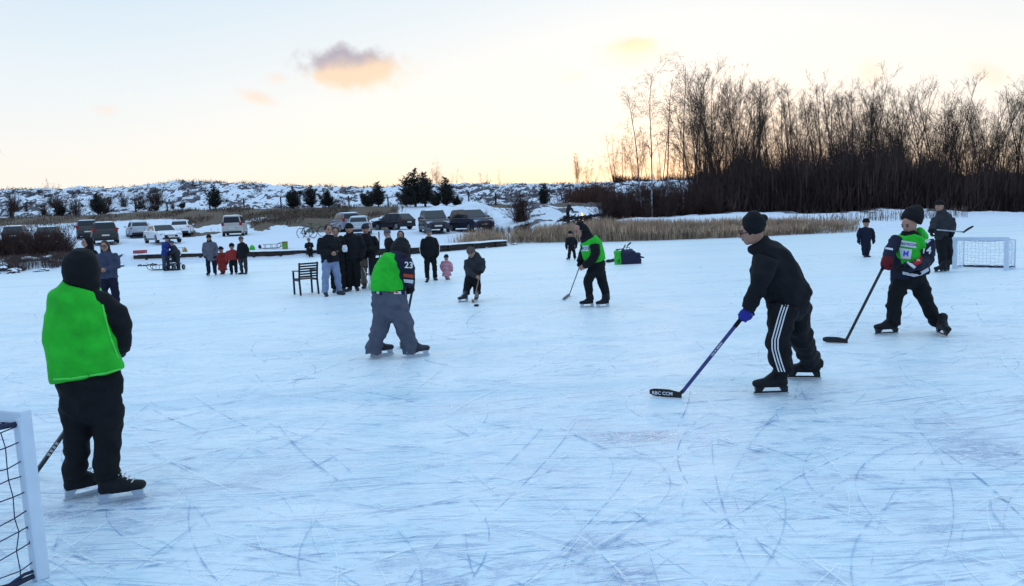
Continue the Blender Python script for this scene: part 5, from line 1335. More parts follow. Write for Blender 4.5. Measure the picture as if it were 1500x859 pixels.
        mb = MB(); mb.box((0, sy * (W2 * .985), .34), (wx - wxr - .9, .04, .10)); mb.build('sill', M['plastic_black'], root, bevel=.01)
        for x in (wx, wxr):
            mb = MB(); mb.tube([(x, sy * (W2 - .21), wr), (x, sy * (W2 - .02), wr)], wr, n=24, flat=True); w = mb.build('wheel', M['rubber'], root, bevel=.02)
            mb = MB(); mb.tube([(x, sy * (W2 - .03), wr), (x, sy * (W2 + .002), wr)], wr * .62, n=20, flat=True); mb.build('rim', M['rim'], w)
        mb = MB(); mb.box((L2 - .16, sy * (W2 - .30), c['nose'] + .0), (.26, .42, .15), rot=Matrix.Rotation(-sy * .28, 3, 'Z')); mb.build('headlight', M['lamp_clear'], root, bevel=.03)
        mb = MB(); hz_ = (c['tail'] + .05 if kind in ('suv', 'van', 'mpv') else c['tail'] - .1); mb.box((-L2 + .10, sy * (W2 - .17), hz_ - .08), (.16, .22, .30 if kind in ('suv', 'van', 'mpv') else .17)); mb.build('tail_light', M['lamp_red'], root, bevel=.02)
    mb = MB(); mb.box((L2 - .02, 0, .52), (.08, .95, .16)); mb.build('grille', M['plastic_black'], root, bevel=.02)
    mb = MB(); mb.box((L2 - .02, 0, .33), (.10, 1.2, .12)); mb.build('front_bumper', M['plastic_black'], root, bevel=.02)
    mb = MB(); mb.box((-L2 + .03, 0, .36), (.12, W2 * 1.7, .20)); mb.build('rear_bumper', M['plastic_black'], root, bevel=.03)
    for x in (L2 + .025, -L2 - .012):
        mb = MB(); mb.box((x, 0, .50 if x > 0 else .66), (.02, .52, .11)); mb.build('number_plate', M['plate'], root)
    if snow > 0:
        mb = MB(); vs = []; fs = []; k = 10; x0_, x1_ = c['ws1'] - .05, c['rr'] + .05
        for i in range(k + 1):
            x = x0_ + (x1_ - x0_) * i / k; zb = Hh - (.05 if i in (0, k) else .01)
            for j in range(9):
                y = -ty * .9 + ty * 1.8 * j / 8; e = (0 if i in (0, k) or j in (0, 8) else 1)
                vs.append((x, y, zb + .004 + e * (snow * (.7 + .5 * noise.noise(V((x * 2, y * 2, px)))))))
        for i in range(k):
            for j in range(8): a_ = i * 9 + j; fs.append((a_, a_ + 1, a_ + 10, a_ + 9))
        mb.add(vs, fs); mb.build('roof_snow', M['snow'], root, smooth=True)
    if hood_snow:
        mb = MB(); vs = []; fs = []; x0_, x1_ = c['ws0'] + .05, L2 - .35; k = 6
        for i in range(k + 1):
            t = i / k; x = x0_ + (x1_ - x0_) * t; zb = c['hood'] - .06 * t
            for j in range(7):
                y = (-1 + 2 * j / 6) * W2 * .8; e = (0 if i in (0, k) or j in (0, 6) else 1); vs.append((x, y, zb + .006 + e * .04))
        for i in range(k):
            for j in range(6): a_ = i * 7 + j; fs.append((a_, a_ + 1, a_ + 8, a_ + 7))
        mb.add(vs, fs); mb.build('bonnet_snow', M['snow'], root, smooth=True)
    return root
GREYD = (.035, .033, .034); SILV = (.38, .42, .48); WHT = (.80, .82, .85); BLK = (.012, .013, .018); NAVY = (.018, .022, .045); BEI = (.45, .42, .40)
# yaw: 0 nose to the right, -90 nose to the camera, +90 rear to the camera
car(154, 357, 'suv', R(121), GREYD, 'dark grey van like car seen from behind, snow on its bumper', .05)
car(130, 350, 'suv', R(119), (.05, .048, .048), 'dark car half hidden on the left of the dark grey one', .04)
car(203, 348, 'hatch', R(123), SILV, 'silver blue hatchback seen from behind left of the white sedan', .05)
car(239, 356, 'sedan', R(-50), WHT, 'white sedan facing the lake with its nose to the camera', .05, hood_snow=True)
car(267, 346, 'hatch', R(108), WHT, 'small white hatchback seen from behind right of the white sedan', .05)
car(345, 346, 'van', R(104), BEI, 'beige box van standing alone, seen from behind', .05)
car(507, 340, 'suv', R(118), (.18, .19, .24), 'grey estate car parked behind the men in black', .06)
car(528, 344, 'hatch', R(98), SILV, 'silver hatchback with snowy roof right behind the men in black', .06)
car(577, 337, 'hatch', R(142), BLK, 'black hatchback turned with its rear towards the lake', .03)
car(636, 341, 'mpv', R(-76), (.03, .032, .045), 'dark grey car facing the lake with snowy roof', .04, scale=1.1)
car(690, 339, 'mpv', R(-60), NAVY, 'dark blue family car at the right end of the row facing the lake', .03, scale=1.08)
car(26, 357, 'hatch', R(116), BLK, 'dark car behind the bushes at the far left edge', .06)
car(74, 358, 'sedan', R(116), BLK, 'dark car behind the bushes, nearer to the dark grey one', .06)

# ------------------------------------------------------------------ small things on the bank
def crate(px, py, w, h, m_, label, name='crate'):
    b = at(px, py) + V((0, 0, .14)); k = b.y / FPX; r = empty(name, b, .1); tag(r, label, name.replace('_', ' '))
    W_, H_, D_ = w * k, h * k, w * k * .6
    for (nm, c, s) in (('base', (0, 0, .02), (W_, D_, .03)), ('front_panel', (0, -D_ / 2, H_ / 2), (W_, .02, H_)), ('back_panel', (0, D_ / 2, H_ / 2), (W_, .02, H_)), ('side_panel', (-W_ / 2, 0, H_ / 2), (.02, D_, H_)), ('side_panel', (W_ / 2, 0, H_ / 2), (.02, D_, H_))):
        mb = MB(); mb.box(c, s); mb.build(nm, M[m_], r, bevel=.004)
    mb = MB(); mb.box((0, -D_ / 2 - .013, H_ / 2), (W_ * .8, .006, H_ * .35)); mb.build('label_panel', M['pink_wool'], r)
crate(206, 377, 16, 6.5, 'pink_box', 'pink plastic crate standing on the snow above the landing')
def softbag(px, py, w, h, m_, label):
    b = at(px, py) + V((0, 0, .08)); k = b.y / FPX; mb = MB(); mb.tube([(0, 0, h * k * .1), (0, 0, h * k * .5), (0, 0, h * k * .85)], [w * k * .5, w * k * .52, w * k * .35], [w * k * .3, w * k * .35, w * k * .2], n=14)
    me = remesh(mb, .02, 2, .012); o = link('bag', me, M[m_], None, True); o.location = b; tag(o, label, 'bag')
    mb = MB(); mb.tube([(-w * k * .2, 0, h * k * .8), (0, 0, h * k * 1.15), (w * k * .2, 0, h * k * .8)], .012, n=6); mb.build('handle', M['plastic_black'], o)
softbag(271, 374, 8, 9, 'yellow_bag', 'yellow bag behind the pushchair'); softbag(370, 369, 8, 7, 'bag_green', 'bright green bag on the landing behind the family')
softbag(381, 366, 5, 5, 'bag_navy', 'small dark bag on the landing between the green bag and the sledge')
def canister(px, py):
    b = at(px, py) + V((0, 0, .08)); k = b.y / FPX; r = empty('drinks_box', b, .3); tag(r, 'green and brown box standing on the landing right of the sledge', 'box')
    mb = MB(); mb.box((0, 0, 5 * k), (8 * k, 6 * k, 10 * k)); mb.build('case', M['yellow_bag'], r, bevel=.01)
    mb = MB(); mb.box((-1 * k, -3 * k - .012, 5 * k), (4 * k, .02, 8 * k)); mb.build('front_label', M['bag_green'], r)
    mb = MB(); mb.box((0, 0, 10.4 * k), (8.6 * k, 6.6 * k, .8 * k)); mb.build('lid', M['plastic_black'], r, bevel=.004)
canister(418, 367)
def sledge(px, py, yaw, label, s=1.0, base=None, hi=True):
    b = base or (at(px, py) + V((0, 0, .10))); r = empty('sledge', b + V((0, 0, .01)), yaw); tag(r, label, 'sledge')
    for k in (-1, 1):
        mb = MB(); mb.tube([V(p) * s for p in ((-.5, k * .17, .02), (.35, k * .17, .02), (.52, k * .17, .08), (.58, k * .17, .2), (.50, k * .17, .30), (.38, k * .17, .24))], .016 * s, n=8); mb.build('runner', M['wood_dark'], r, smooth=True)
        for x in (-.35, 0, .3):
            mb = MB(); mb.tube([V((x, k * .17, .02)) * s, V((x, k * .15, .22)) * s], .012 * s, n=6); mb.build('strut', M['wood_dark'], r)
    mb = MB()
    for j in range(5): mb.box((0 - .03 * s, (-.14 + .07 * j) * s, .235 * s), (.85 * s, .045 * s, .018 * s))
    mb.build('seat', M['wood_dark'], r, bevel=.003)
sledge(398, 367, R(5), 'wooden sledge with curled runners on the landing', 1.0)
sledge(236, 396, R(180), 'wooden sledge on the ice in front of the person in blue', 1.0, base=G(236, 396))
def pushchair(px, py):
    b = G(px, py); r = empty('pushchair', b, R(-100)); tag(r, 'dark pushchair on the ice between two adults', 'pushchair')
    for (x, y) in ((-.32, -.24), (-.32, .24), (.38, -.2), (.38, .2)):
        mb = MB(); mb.tube([(x, y - .02, .12), (x, y + .02, .12)], .12, n=18, flat=True); w = mb.build('wheel', M['rubber'], r)
        mb = MB(); mb.tube([(x, y - .024, .12), (x, y + .024, .12)], .07, n=14, flat=True); mb.build('hub', M['rim'], w)
    mb = MB()
    for k in (-.24, .24):
        mb.tube([(.38, k * .85, .12), (0, k, .5), (-.5, k, 1.0)], .014, n=6); mb.tube([(-.32, k, .12), (.05, k, .55)], .014, n=6)
    mb.tube([(-.5, -.24, 1.0), (-.5, .24, 1.0)], .018, n=6); mb.build('frame', M['steel'], r)
    mb = MB(); mb.tube([(-.25, 0, .75), (-.1, 0, .42), (.3, 0, .42)], [.2, .22, .2], [.05, .08, .06], ref=(0, 0, 1), n=12); mb.build('seat', M['charcoal_cloth'], r, smooth=True)
    mb = MB(); mb.ball((-.12, 0, .80), (.28, .24, .2), 12); mb.build('canopy', M['charcoal_cloth'], r, smooth=True)
    mb = MB(); mb.box((.0, 0, .26), (.4, .34, .12)); mb.build('basket', M['grey_wool'], r, bevel=.02)
pushchair(256, 396)
def bicycle(px, py, yaw, label, s=1.0):
    b = at(px, py); r = empty('bicycle', b, yaw); tag(r, label, 'bicycle')
    R0 = .34
    for x in (-.52, .52):
        mb = MB(); mb.tube([(x + R0 * math.cos(t), 0, R0 + R0 * math.sin(t)) for t in np.linspace(0, 2 * math.pi, 33)], .022, n=6, cap=False); w = mb.build('wheel', M['rubber'], r, smooth=True)
        mb = MB()
        for k in range(12): t = k * math.pi / 6; mb.tube([(x, 0, R0), (x + R0 * .95 * math.cos(t), 0, R0 + R0 * .95 * math.sin(t))], .004, n=3)
        mb.build('spokes', M['steel'], w)
    mb = MB()
    for p, q in (((-.52, 0, R0), (-.12, 0, .30)), ((-.12, 0, .30), (-.22, 0, .85)), ((-.52, 0, R0), (-.20, 0, .78)), ((-.20, 0, .78), (.36, 0, .82)), ((-.12, 0, .30), (.38, 0, .72)), ((.35, 0, .92), (.52, 0, R0))): mb.tube([p, q], .02, n=8)
    mb.build('frame', M['bike_green'], r, smooth=True)
    mb = MB(); mb.tube([(.35, -.28, .98), (.38, 0, .96), (.35, .28, .98)], .016, n=6); mb.build('handlebar', M['plastic_black'], r)
    mb = MB(); mb.tube([(-.34, 0, .88), (-.14, 0, .89)], [.07, .03], [.03, .02], ref=(0, 0, 1), n=8); mb.build('saddle', M['plastic_black'], r)
    mb = MB(); mb.tube([(-.12, -.03, .3), (-.12, .03, .3)], .09, n=16, flat=True); mb.build('crank', M['plastic_black'], r)
bicycle(450, 349, R(-25), 'bicycle standing on the snow behind the seated child'); bicycle(462, 347, R(20), 'second bicycle leaning behind the men beside the first one')

# camp fire
def fire():
    b = at(852, 322); r = empty('camp_fire', b); tag(r, 'small camp fire burning on the snowy slope', 'fire')
    mt, nt, bs_, out = new_mat('flame'); e = nt.nodes.new('ShaderNodeEmission'); e.inputs[0].default_value = (1, .42, .12, 1)
    nz = nt.nodes.new('ShaderNodeTexNoise'); nz.inputs['Scale'].default_value = 6; mr = nt.nodes.new('ShaderNodeMapRange'); mr.inputs['To Min'].default_value = 1.0; mr.inputs['To Max'].default_value = 5.0
    nt.links.new(nz.outputs['Fac'], mr.inputs[0]); nt.links.new(mr.outputs[0], e.inputs[1]); nt.links.new(e.outputs[0], out.inputs[0])
    r.scale = (.6, .6, .6)
    for i in range(4):
        a_ = i * 1.6; x, y = .16 * math.cos(a_), .16 * math.sin(a_); h = (.85, .6, .5, .7)[i]
        mb = MB(); mb.tube([(x, y, .15), (x * .8, y, .15 + h * .35), (x * .3 + .05, y, .15 + h * .7), (x * .2 - .03, y, .15 + h)], [.12, .13, .07, .01], n=8); mb.build('flame', mt, r, smooth=True)
    for i in range(8):
        a_ = i * .785; mb = MB(); mb.tube([(.75 * math.cos(a_), .75 * math.sin(a_), .04), (.08 * math.cos(a_), .08 * math.sin(a_), .35)], .07, n=8); mb.build('log', M['wood_dark'], r)
fire()
def logpile(px, py, label):
    b = at(px, py); r = empty('brushwood_pile', b); tag(r, label, 'brushwood pile'); rs = random.Random(px)
    mb = MB()
    for i in range(60):
        a_ = rs.uniform(0, 3.14); c = V((rs.gauss(0, .55), rs.gauss(0, .4), rs.uniform(.05, .6))); d = V((math.cos(a_), math.sin(a_), rs.uniform(-.3, .3))) * rs.uniform(.3, .7)
        mb.tube([c - d, c + d], rs.uniform(.015, .05), n=5)
    mb.build('branches', M['bark_dark'], r)
logpile(842, 329, 'dark brushwood pile directly in front of the camp fire'); logpile(874, 327, 'dark brushwood pile right of the camp fire')

# ------------------------------------------------------------------ vegetation
def ribbons(segs, cols=None):     # segs: array (n,8): p(3) q(3) w0 w1  -> thin quads turned at random
    s = np.asarray(segs, dtype=np.float64); p = s[:, 0:3]; q = s[:, 3:6]; d = q - p
    rnd = np.random.RandomState(len(s)).normal(size=p.shape); rnd[:, 1] *= .35; rnd[:, 2] *= .5
    w = np.cross(d, rnd); w[:, 1] *= .6
    w /= (np.linalg.norm(w, axis=1)[:, None] + 1e-9)
    v = np.stack([p - w * s[:, 6:7], p + w * s[:, 6:7], q + w * s[:, 7:8], q - w * s[:, 7:8]], 1).reshape(-1, 3)
    f = np.arange(len(s) * 4).reshape(-1, 4); return v, f
def mesh_of(name, v, f, m_, c=None):
    o = np_mesh(name, v, f, m_, c); me = o.data; bpy.data.objects.remove(o); return me

def tree_proto(seed, Ht, kind):
    rs = random.Random(seed); tr = MB(); seg = []
    def wob(d, k): return (d + V((rs.gauss(0, k), rs.gauss(0, k), rs.gauss(0, k * .5)))).normalized()
    def grow(p, d, L_, r, lev):
        n = {0: 12, 1: 6, 2: 4, 3: 2}[lev]; pts = [V(p)]; st = L_ / n; dd = d.normalized()
        for i in range(n):
            dd = wob(dd, {0: .035, 1: .09, 2: .15, 3: .2}[lev]); 
            if lev >= 1: dd = (dd + V((0, 0, .05 if kind != 'birch' else (.08 if lev == 1 else -.10)))).normalized()
            pts.append(pts[-1] + dd * st)
        rr = [max(r * (1 - .80 * i / n), .011) for i in range(n + 1)]
        if lev == 0: tr.tube(pts, rr, n=7)
        else:
            for i in range(n): seg.append((*pts[i], *pts[i + 1], rr[i] * (.75 if lev == 1 else .5), rr[i + 1] * (.75 if lev == 1 else .5)))
        if lev < 3:
            cnt = {0: rs.randint(18, 24) if kind != 'birch' else 26, 1: 7, 2: 4}[lev]
            for j in range(cnt):
                t = rs.uniform({0: .22 if kind != 'birch' else .38, 1: .2, 2: .15}[lev], .98); i = min(int(t * n), n - 1); q = pts[i].lerp(pts[i + 1], t * n - i)
                a_ = rs.uniform(0, 6.28); ax = (pts[i + 1] - pts[i]).normalized(); o = ax.orthogonal().normalized(); o2 = ax.cross(o); side = o * math.cos(a_) + o2 * math.sin(a_)
                an = rs.uniform(.3, .7) if kind != 'birch' else rs.uniform(.4, .9)
                nl = {0: Ht * rs.uniform(.14, .30) * (1.1 - .6 * t), 1: L_ * rs.uniform(.3, .55), 2: L_ * rs.uniform(.35, .6)}[lev]
                grow(q, ax * math.cos(an) + side * math.sin(an), nl, max(rr[i] * .5, .009) if lev else max(rr[i] * .38, .012), lev + 1)
    if kind == 'multi':
        for k in range(3): 
            a_ = k * 2.1 + rs.uniform(0, 1); grow(V((.25 * math.cos(a_), .25 * math.sin(a_), 0)), V((.20 * math.cos(a_), .20 * math.sin(a_), 1)), Ht * rs.uniform(.8, 1), .06, 0)
    elif kind == 'birch': grow(V((0, 0, 0)), V((rs.uniform(-.05, .05), 0, 1)), Ht, .075, 0)
    else: grow(V((0, 0, 0)), V((rs.uniform(-.05, .05), 0, 1)), Ht, .085, 0)
    v, f = ribbons(seg)
    tm = tr.mesh('trunk'); tm.materials.append(M['birch_bark' if kind == 'birch' else 'bark_dark'])
    return tm, mesh_of('crown', v, f, M['twig_red' if kind == 'birch' else 'twig_dark'])
PROT = [tree_proto(100 + i, 11.5, ('single', 'multi', 'single', 'multi', 'single', 'single', 'multi', 'single')[i]) for i in range(8)]
BIR = [tree_proto(200 + i, 11.5, 'birch') for i in range(3)]
def put_tree(name, tm, cm, loc, rz, sc, label, cat, group=None, lean=0.0, crown_mat=None):
    r = empty(name, loc, rz); r.scale = (sc, sc, sc); tag(r, label, cat, group)
    if lean: r.rotation_euler = (0, lean, 0)
    for nm, me in (('trunk', tm), ('crown', cm)):
        o = bpy.data.objects.new(nm, me); COL.objects.link(o); o.parent = r
        if crown_mat: 
            o.material_slots[0].link = 'OBJECT'; o.material_slots[0].material = crown_mat
    return r
def htree(px, top, loc): return (P(px, top, loc.y).z - loc.z)
# birches left of the wood, each measured
for i, (px, top, D, lean, lab) in enumerate(((941, 130, 57, -.06, 'leaning slender birch, leftmost of the row'), (955, 108, 56, .0, 'tall straight birch with white lower trunk'), (978, 118, 58, -.03, 'slender birch with two upright stems beyond the straight one'), (1000, 98, 56, .0, 'tall thin birch just left of the dark thicket'), (1021, 150, 60, .03, 'thin grey birch at the edge of the thicket'), (968, 160, 61, .05, 'smaller birch leaning right between the taller ones'))):
    loc = onto(px, D); put_tree('birch_tree', *BIR[i % 3], loc, i * 1.3, htree(px, top, loc) / 11.5, lab, 'tree', None, lean)
rs = random.Random(31)
tops = lambda px: float(np.interp(px, [1000, 1040, 1070, 1100, 1150, 1200, 1260, 1300, 1340, 1370, 1400, 1450, 1500, 1700], [135, 108, 98, 120, 122, 140, 122, 130, 128, 125, 132, 138, 128, 115]))
for i in range(98):
    px = 1014 + (i + rs.uniform(-.4, .4)) * 5.6 if i < 92 else rs.uniform(1560, 1700)
    D = rs.uniform(58, 72); loc = onto(px, D); h = htree(px, tops(px) + rs.choice([-8, 0, 8, 18, 30, 48]), loc)
    put_tree('bare_tree', *PROT[rs.randint(0, 7)], loc, rs.uniform(0, 6.28), h / 11.5, 'leafless dark tree in the wood along the right shore', 'tree', 'bare trees in the wood on the right')
# trees far behind the ridge, orange backlight painted into their colour
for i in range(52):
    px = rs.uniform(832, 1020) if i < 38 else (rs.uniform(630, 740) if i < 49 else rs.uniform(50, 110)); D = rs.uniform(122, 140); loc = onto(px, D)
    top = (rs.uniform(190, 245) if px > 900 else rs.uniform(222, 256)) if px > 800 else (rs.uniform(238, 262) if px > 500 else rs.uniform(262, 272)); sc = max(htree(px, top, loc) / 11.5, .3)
    put_tree('bare_tree', *PROT[rs.randint(0, 7)], loc, rs.uniform(0, 6.28), sc, 'distant leafless tree coloured as if lit orange behind the snowy ridge', 'tree', 'distant trees behind the ridge', crown_mat=M['twig_painted_glow'])
# bare tree cut by the left edge
loc = onto(-14, 46); put_tree('bare_tree', *BIR[1], loc, 1.0, htree(-14, 185, loc) / 11.5, 'leafless tree at the left edge of the view', 'tree')

def thicket(name, n, pf, label, col_=((.020, .015, .016), (.045, .030, .026)), w=.02, ln=(.8, 2.2)):
    r_ = np.random.RandomState(n); x, y, top = pf(r_, n); z0 = Hf(x, y); px = u2px(x / y)
    zmax = np.maximum(CH + (350 - .045 * px - top) * y / FPX - z0, .8)
    L_ = r_.uniform(*ln, n); hx = r_.rand(n) ** 1.35 * np.maximum(zmax - L_ * .6, .1); a_ = r_.uniform(0, 6.28, n); t = np.abs(r_.normal(0, .32, n))
    d = np.stack([np.sin(t) * np.cos(a_), np.sin(t) * np.sin(a_), np.cos(t)], -1) * L_[:, None]
    p = np.stack([x, y, z0 + hx - L_ * .25], -1); ww = w * r_.uniform(.5, 1.5, n) * np.where(hx > zmax * .6, .55, 1)
    seg = np.concatenate([p, p + d, ww[:, None], ww[:, None] * .3], 1); q = r_.rand(n, 1)
    c = np.array(col_[0]) * (1 - q) + np.array(col_[1]) * q; c = np.repeat(np.concatenate([c, np.ones((n, 1))], 1), 4, axis=0)
    v, f = ribbons(seg); o = np_mesh(name, v, f, M['twig_thicket'], c * np.array([1.7, 1.5, 1.4, 1])); tag(o, label, 'undergrowth', kind='stuff'); return o
def pf_wood(r_, n):
    px = r_.uniform(1018, 1660, n); D = r_.uniform(58, 75, n) * K; D = np.where(px < 1070, r_.uniform(60, 72, n) * K, D)
    top = np.interp(px, [1018, 1045, 1080, 1120, 1170, 1230, 1290, 1330, 1370, 1400, 1500, 1660], [275, 245, 225, 228, 232, 222, 214, 224, 240, 252, 254, 252]) + 10 * np.sin(px * .09) + r_.normal(0, 11, n)
    return (px - CX) / FPX * D, D, top
thicket('thicket', 50000, pf_wood, 'dense dark leafless undergrowth filling the wood on the right', w=.03)
def pf_high(r_, n):
    x, y, top = pf_wood(r_, n); return x, y, top - r_.uniform(5, 55, n)
thicket('thicket', 14000, pf_high, 'tall thin saplings rising out of the undergrowth on the right', w=.014, ln=(1.0, 2.6))
def pf_mid(r_, n):
    px = np.where(r_.rand(n) < .45, r_.normal(866, 17, n), r_.uniform(870, 1040, n)); D = r_.uniform(78, 88, n) * K
    cl = vnoise(px * .055 + 3, D * .25); D = np.where((cl < .48) & (px > 895), 92 + D * .1, D)
    top = np.interp(px, [825, 850, 880, 900, 940, 1030], [300, 282, 270, 278, 288, 280]) + r_.normal(0, 6, n) + 8 * vnoise(px * .12, px * 0); return (px - CX) / FPX * D, D, top
thicket('thicket', 6500, pf_mid, 'reddish brown bushes along the foot of the ridge left of the birches', ((.030, .018, .018), (.07, .035, .026)), w=.03, ln=(.6, 1.6))

# reeds and grass
def grass(name, n, pf, label, w=.012, cols=((.62, .45, .31), (.32, .22, .15)), hair=.0):
    segs = []; cs = []; r_ = random.Random(n + 1); zc = 0
    X = []; 
    for i in range(n):
        x, y, h = pf(r_); X.append((x, y, h))
    A = np.array(X); Z = Hf(A[:, 0], A[:, 1])
    for (x, y, h), z in zip(X, Z):
        q = r_.random(); c0 = tuple(cols[0][j] * (1 - q) + cols[1][j] * q for j in range(3)); dx = r_.gauss(0, .10 if name == 'reeds' else .35) * h; dy = r_.gauss(0, .10) * h
        mx, my = x + dx * .3, y + dy * .3
        segs.append((x, y, z - .05, mx, my, z + h * .6, w, w * .8)); segs.append((mx, my, z + h * .6, x + dx, y + dy, z + h, w * (1.6 if hair and r_.random() < hair else .8), w * .2))
        cs += [(c0[0] * .75, c0[1] * .75, c0[2] * .75, 1)] * 4 + [(*c0, 1)] * 4
    v, f = ribbons(segs); o = np_mesh(name, v, f, M['reed'], cs); tag(o, label, 'reeds', kind='stuff')
def pf_reed(r_):
    while True:
        px = r_.uniform(752, 1262); u = (px - CX) / FPX; t = abs(r_.gauss(0, 1.3)); y = Ys(u) + .15 + t; d = float(np.interp(px, [752, 790, 880, 960, 1180, 1262], [.45, .8, 1., 1., .8, .12]))
        cl = vnoise(np.array([px * .07]), np.array([t]))[0]
        if r_.random() < d * (.35 + .9 * cl): break
    h = float(np.interp(px, [752, 850, 880, 1000, 1080, 1180, 1262], [.6, .75, .9, .7, .62, .52, .35])) * r_.uniform(.6, 1.15); return u * y, y, h
grass('reeds', 21000, pf_reed, 'dry tan reeds along the shore behind the players', .014, hair=.4)
def pf_reed2(r_):
    px = r_.gauss(712, 18); u = (px - CX) / FPX; y = Ys(u) + .3 + abs(r_.gauss(0, .9)); return u * y, y, r_.uniform(.3, .75)
grass('reeds', 2600, pf_reed2, 'short dry reeds at the end of the landing in front of the blue car', .012)
def pf_rr(r_):
    px = r_.uniform(1160, 1420); u = (px - CX) / FPX; y = Ys(u) + r_.uniform(3.2, 6.5); return u * y, y, r_.uniform(.25, .8)
grass('reeds', 500, pf_rr, 'sparse pale reeds in front of the dark wood', .012, cols=((.20, .14, .10), (.07, .05, .045)), hair=.6)
def pf_band(r_):
    while True:
        px = r_.uniform(268, 588) + r_.gauss(0, 9) if r_.random() < .75 else r_.uniform(-40, 290)
        D = (r_.uniform(65, 79) if px > 285 else r_.uniform(68, 78)) * K; u = (px - CX) / FPX
        if vnoise(np.array([u * D * .5]), np.array([D * .4]))[0] > r_.uniform(.25, .6): break
    return u * D, D, r_.uniform(.10, .38)
grass('dry_grass', 8000, pf_band, 'brown dry grass behind the parked cars', .022, cols=((.17, .12, .08), (.08, .055, .042)))
def pf_bank(r_):
    px = r_.choice([r_.gauss(55, 35), r_.gauss(25, 12), r_.gauss(85, 12)]); u = (px - CX) / FPX; y = Ys(u) + .5 + abs(r_.gauss(.6, .8)); return u * y, y, r_.uniform(.15, .45)
grass('dry_grass', 2600, pf_bank, 'dry grass tufts on the left bank', .010, cols=((.15, .10, .085), (.06, .045, .045)))

# low dark heather over the ridge
def heather():
    segs = []; cs = []; r_ = random.Random(77); X = []
    while len(X) < 1500:
        px = r_.uniform(-40, 1040); D = r_.uniform(80, 116) * K; u = (px - CX) / FPX; x = u * D; 
        if fbm(np.array([x * .45]), np.array([D * .30 + 5]), 4)[0] > .50: X.append((x, D))
    A = np.array(X); Z = Hf(A[:, 0], A[:, 1])
    for (x, y), z in zip(X, Z):
        for k in range(9):
            a_ = r_.uniform(0, 6.28); L_ = r_.uniform(.15, .55); d = V((math.cos(a_) * .8, math.sin(a_) * .8, r_.uniform(.3, 1))) * L_; o = V((r_.gauss(0, .25), r_.gauss(0, .25), 0))
            segs.append((x + o.x, y + o.y, z - .03, x + o.x + d.x, y + o.y + d.y, z + d.z, .03, .015)); q = r_.uniform(.6, 1.4); cs += [(.035 * q, .026 * q, .028 * q, 1)] * 4
    v, f = ribbons(segs); o = np_mesh('heather', v, f, M['twig_thicket'], cs); tag(o, 'dark heather tufts scattered over the snowy ridge', 'heather', kind='stuff')
heather()

# conifers on the slope
def conifer_proto(seed, kind):
    rs_ = random.Random(seed); tr = MB(); tr.tube([(0, 0, 0), (.03, 0, 1.5), (0, .02, 3.0)], [.09, .06, .02], n=7); seg = []
    Ht = 3.0
    if kind == 'pine': leaders = [(0, 0, 1.0)] + [(rs_.uniform(-.7, .7), rs_.uniform(-.7, .7), rs_.uniform(.6, .9)) for _ in range(5)]
    else: leaders = [(rs_.uniform(-1.6, 1.6), rs_.uniform(-.8, .8), rs_.uniform(.55, .9)) for _ in range(9)] + [(0, 0, 1)]
    for lx, ly, lh in leaders:
        top = V((lx, ly, Ht * lh)); base = V((lx * .35, ly * .35, .1)); 
        for w_ in range(int(9 * lh) + 2):
            t = (w_ + .5) / (9 * lh + 2); c = base.lerp(top, t); R_ = (1 - t) ** .5 * (.72 if kind == 'pine' else .7) + .10
            for k in range(7):
                a_ = rs_.uniform(0, 6.28); e = c + V((math.cos(a_) * R_, math.sin(a_) * R_, R_ * rs_.uniform(.4, 1.3))) * rs_.uniform(.6, 1.1)
                seg.append((*c, *e, .015, .008))
                for q in range(16):
                    p = c.lerp(e, rs_.uniform(.25, 1.0)); d = V((rs_.gauss(0, 1), rs_.gauss(0, 1), rs_.gauss(.5, 1))).normalized() * rs_.uniform(.08, .20)
                    seg.append((*p, *(p + d), .022, .008))
    v, f = ribbons(seg); tm = tr.mesh('trunk'); tm.materials.append(M['bark_dark']); return tm, mesh_of('crown', v, f, M['needle'])
CON = [conifer_proto(1, 'pine'), conifer_proto(2, 'pine'), conifer_proto(3, 'wide'), conifer_proto(4, 'wide')]
for i, (px, D, top, k, lab) in enumerate((
    (147, 78, 284, 0, 'small pine with snow behind the dark parked cars'), (318, 79, 272, 1, 'dark young pine behind the beige van'),
    (432, 78, 276, 2, 'dark bushy pine at the left of the clump behind the brown grass'), (458, 79, 272, 1, 'dark pointed pine in the middle of the clump behind the brown grass'), (483, 78, 278, 3, 'low dark pine at the right of the clump behind the brown grass'),
    (556, 79, 268, 0, 'slim dark pine standing alone behind the black hatchback'), (610, 77, 249, 0, 'tallest dark pine behind the cars'), (624, 78, 254, 1, 'tall dark pine leaning against the tallest one'), (655, 77, 261, 0, 'dark pine right of the tallest pines'), (596, 79, 275, 2, 'low dark pine left of the tallest one'), (640, 77, 280, 3, 'low bushy pine between the two tall ones'),
    (542, 80, 280, 2, 'low dark pine next to the slim one'), (672, 79, 285, 2, 'low dark pine at the right end of the pine clump'), (798, 80, 272, 0, 'small dark pine on the ridge slope in the middle'), (270, 81, 296, 2, 'low dark pine bush behind the white cars'), (232, 81, 298, 3, 'low dark pine bush behind the silver hatchback'), (90, 80, 298, 2, 'low dark pine bush left of the snowy pine'))):
    loc = onto(px, D * K); h = max(htree(px, top, loc), .7); t_ = put_tree('pine_tree', *CON[k], loc, i * 1.1, h / 3.0, lab, 'tree'); t_.scale = (h / 2.4, h / 2.4, h / 3.0)

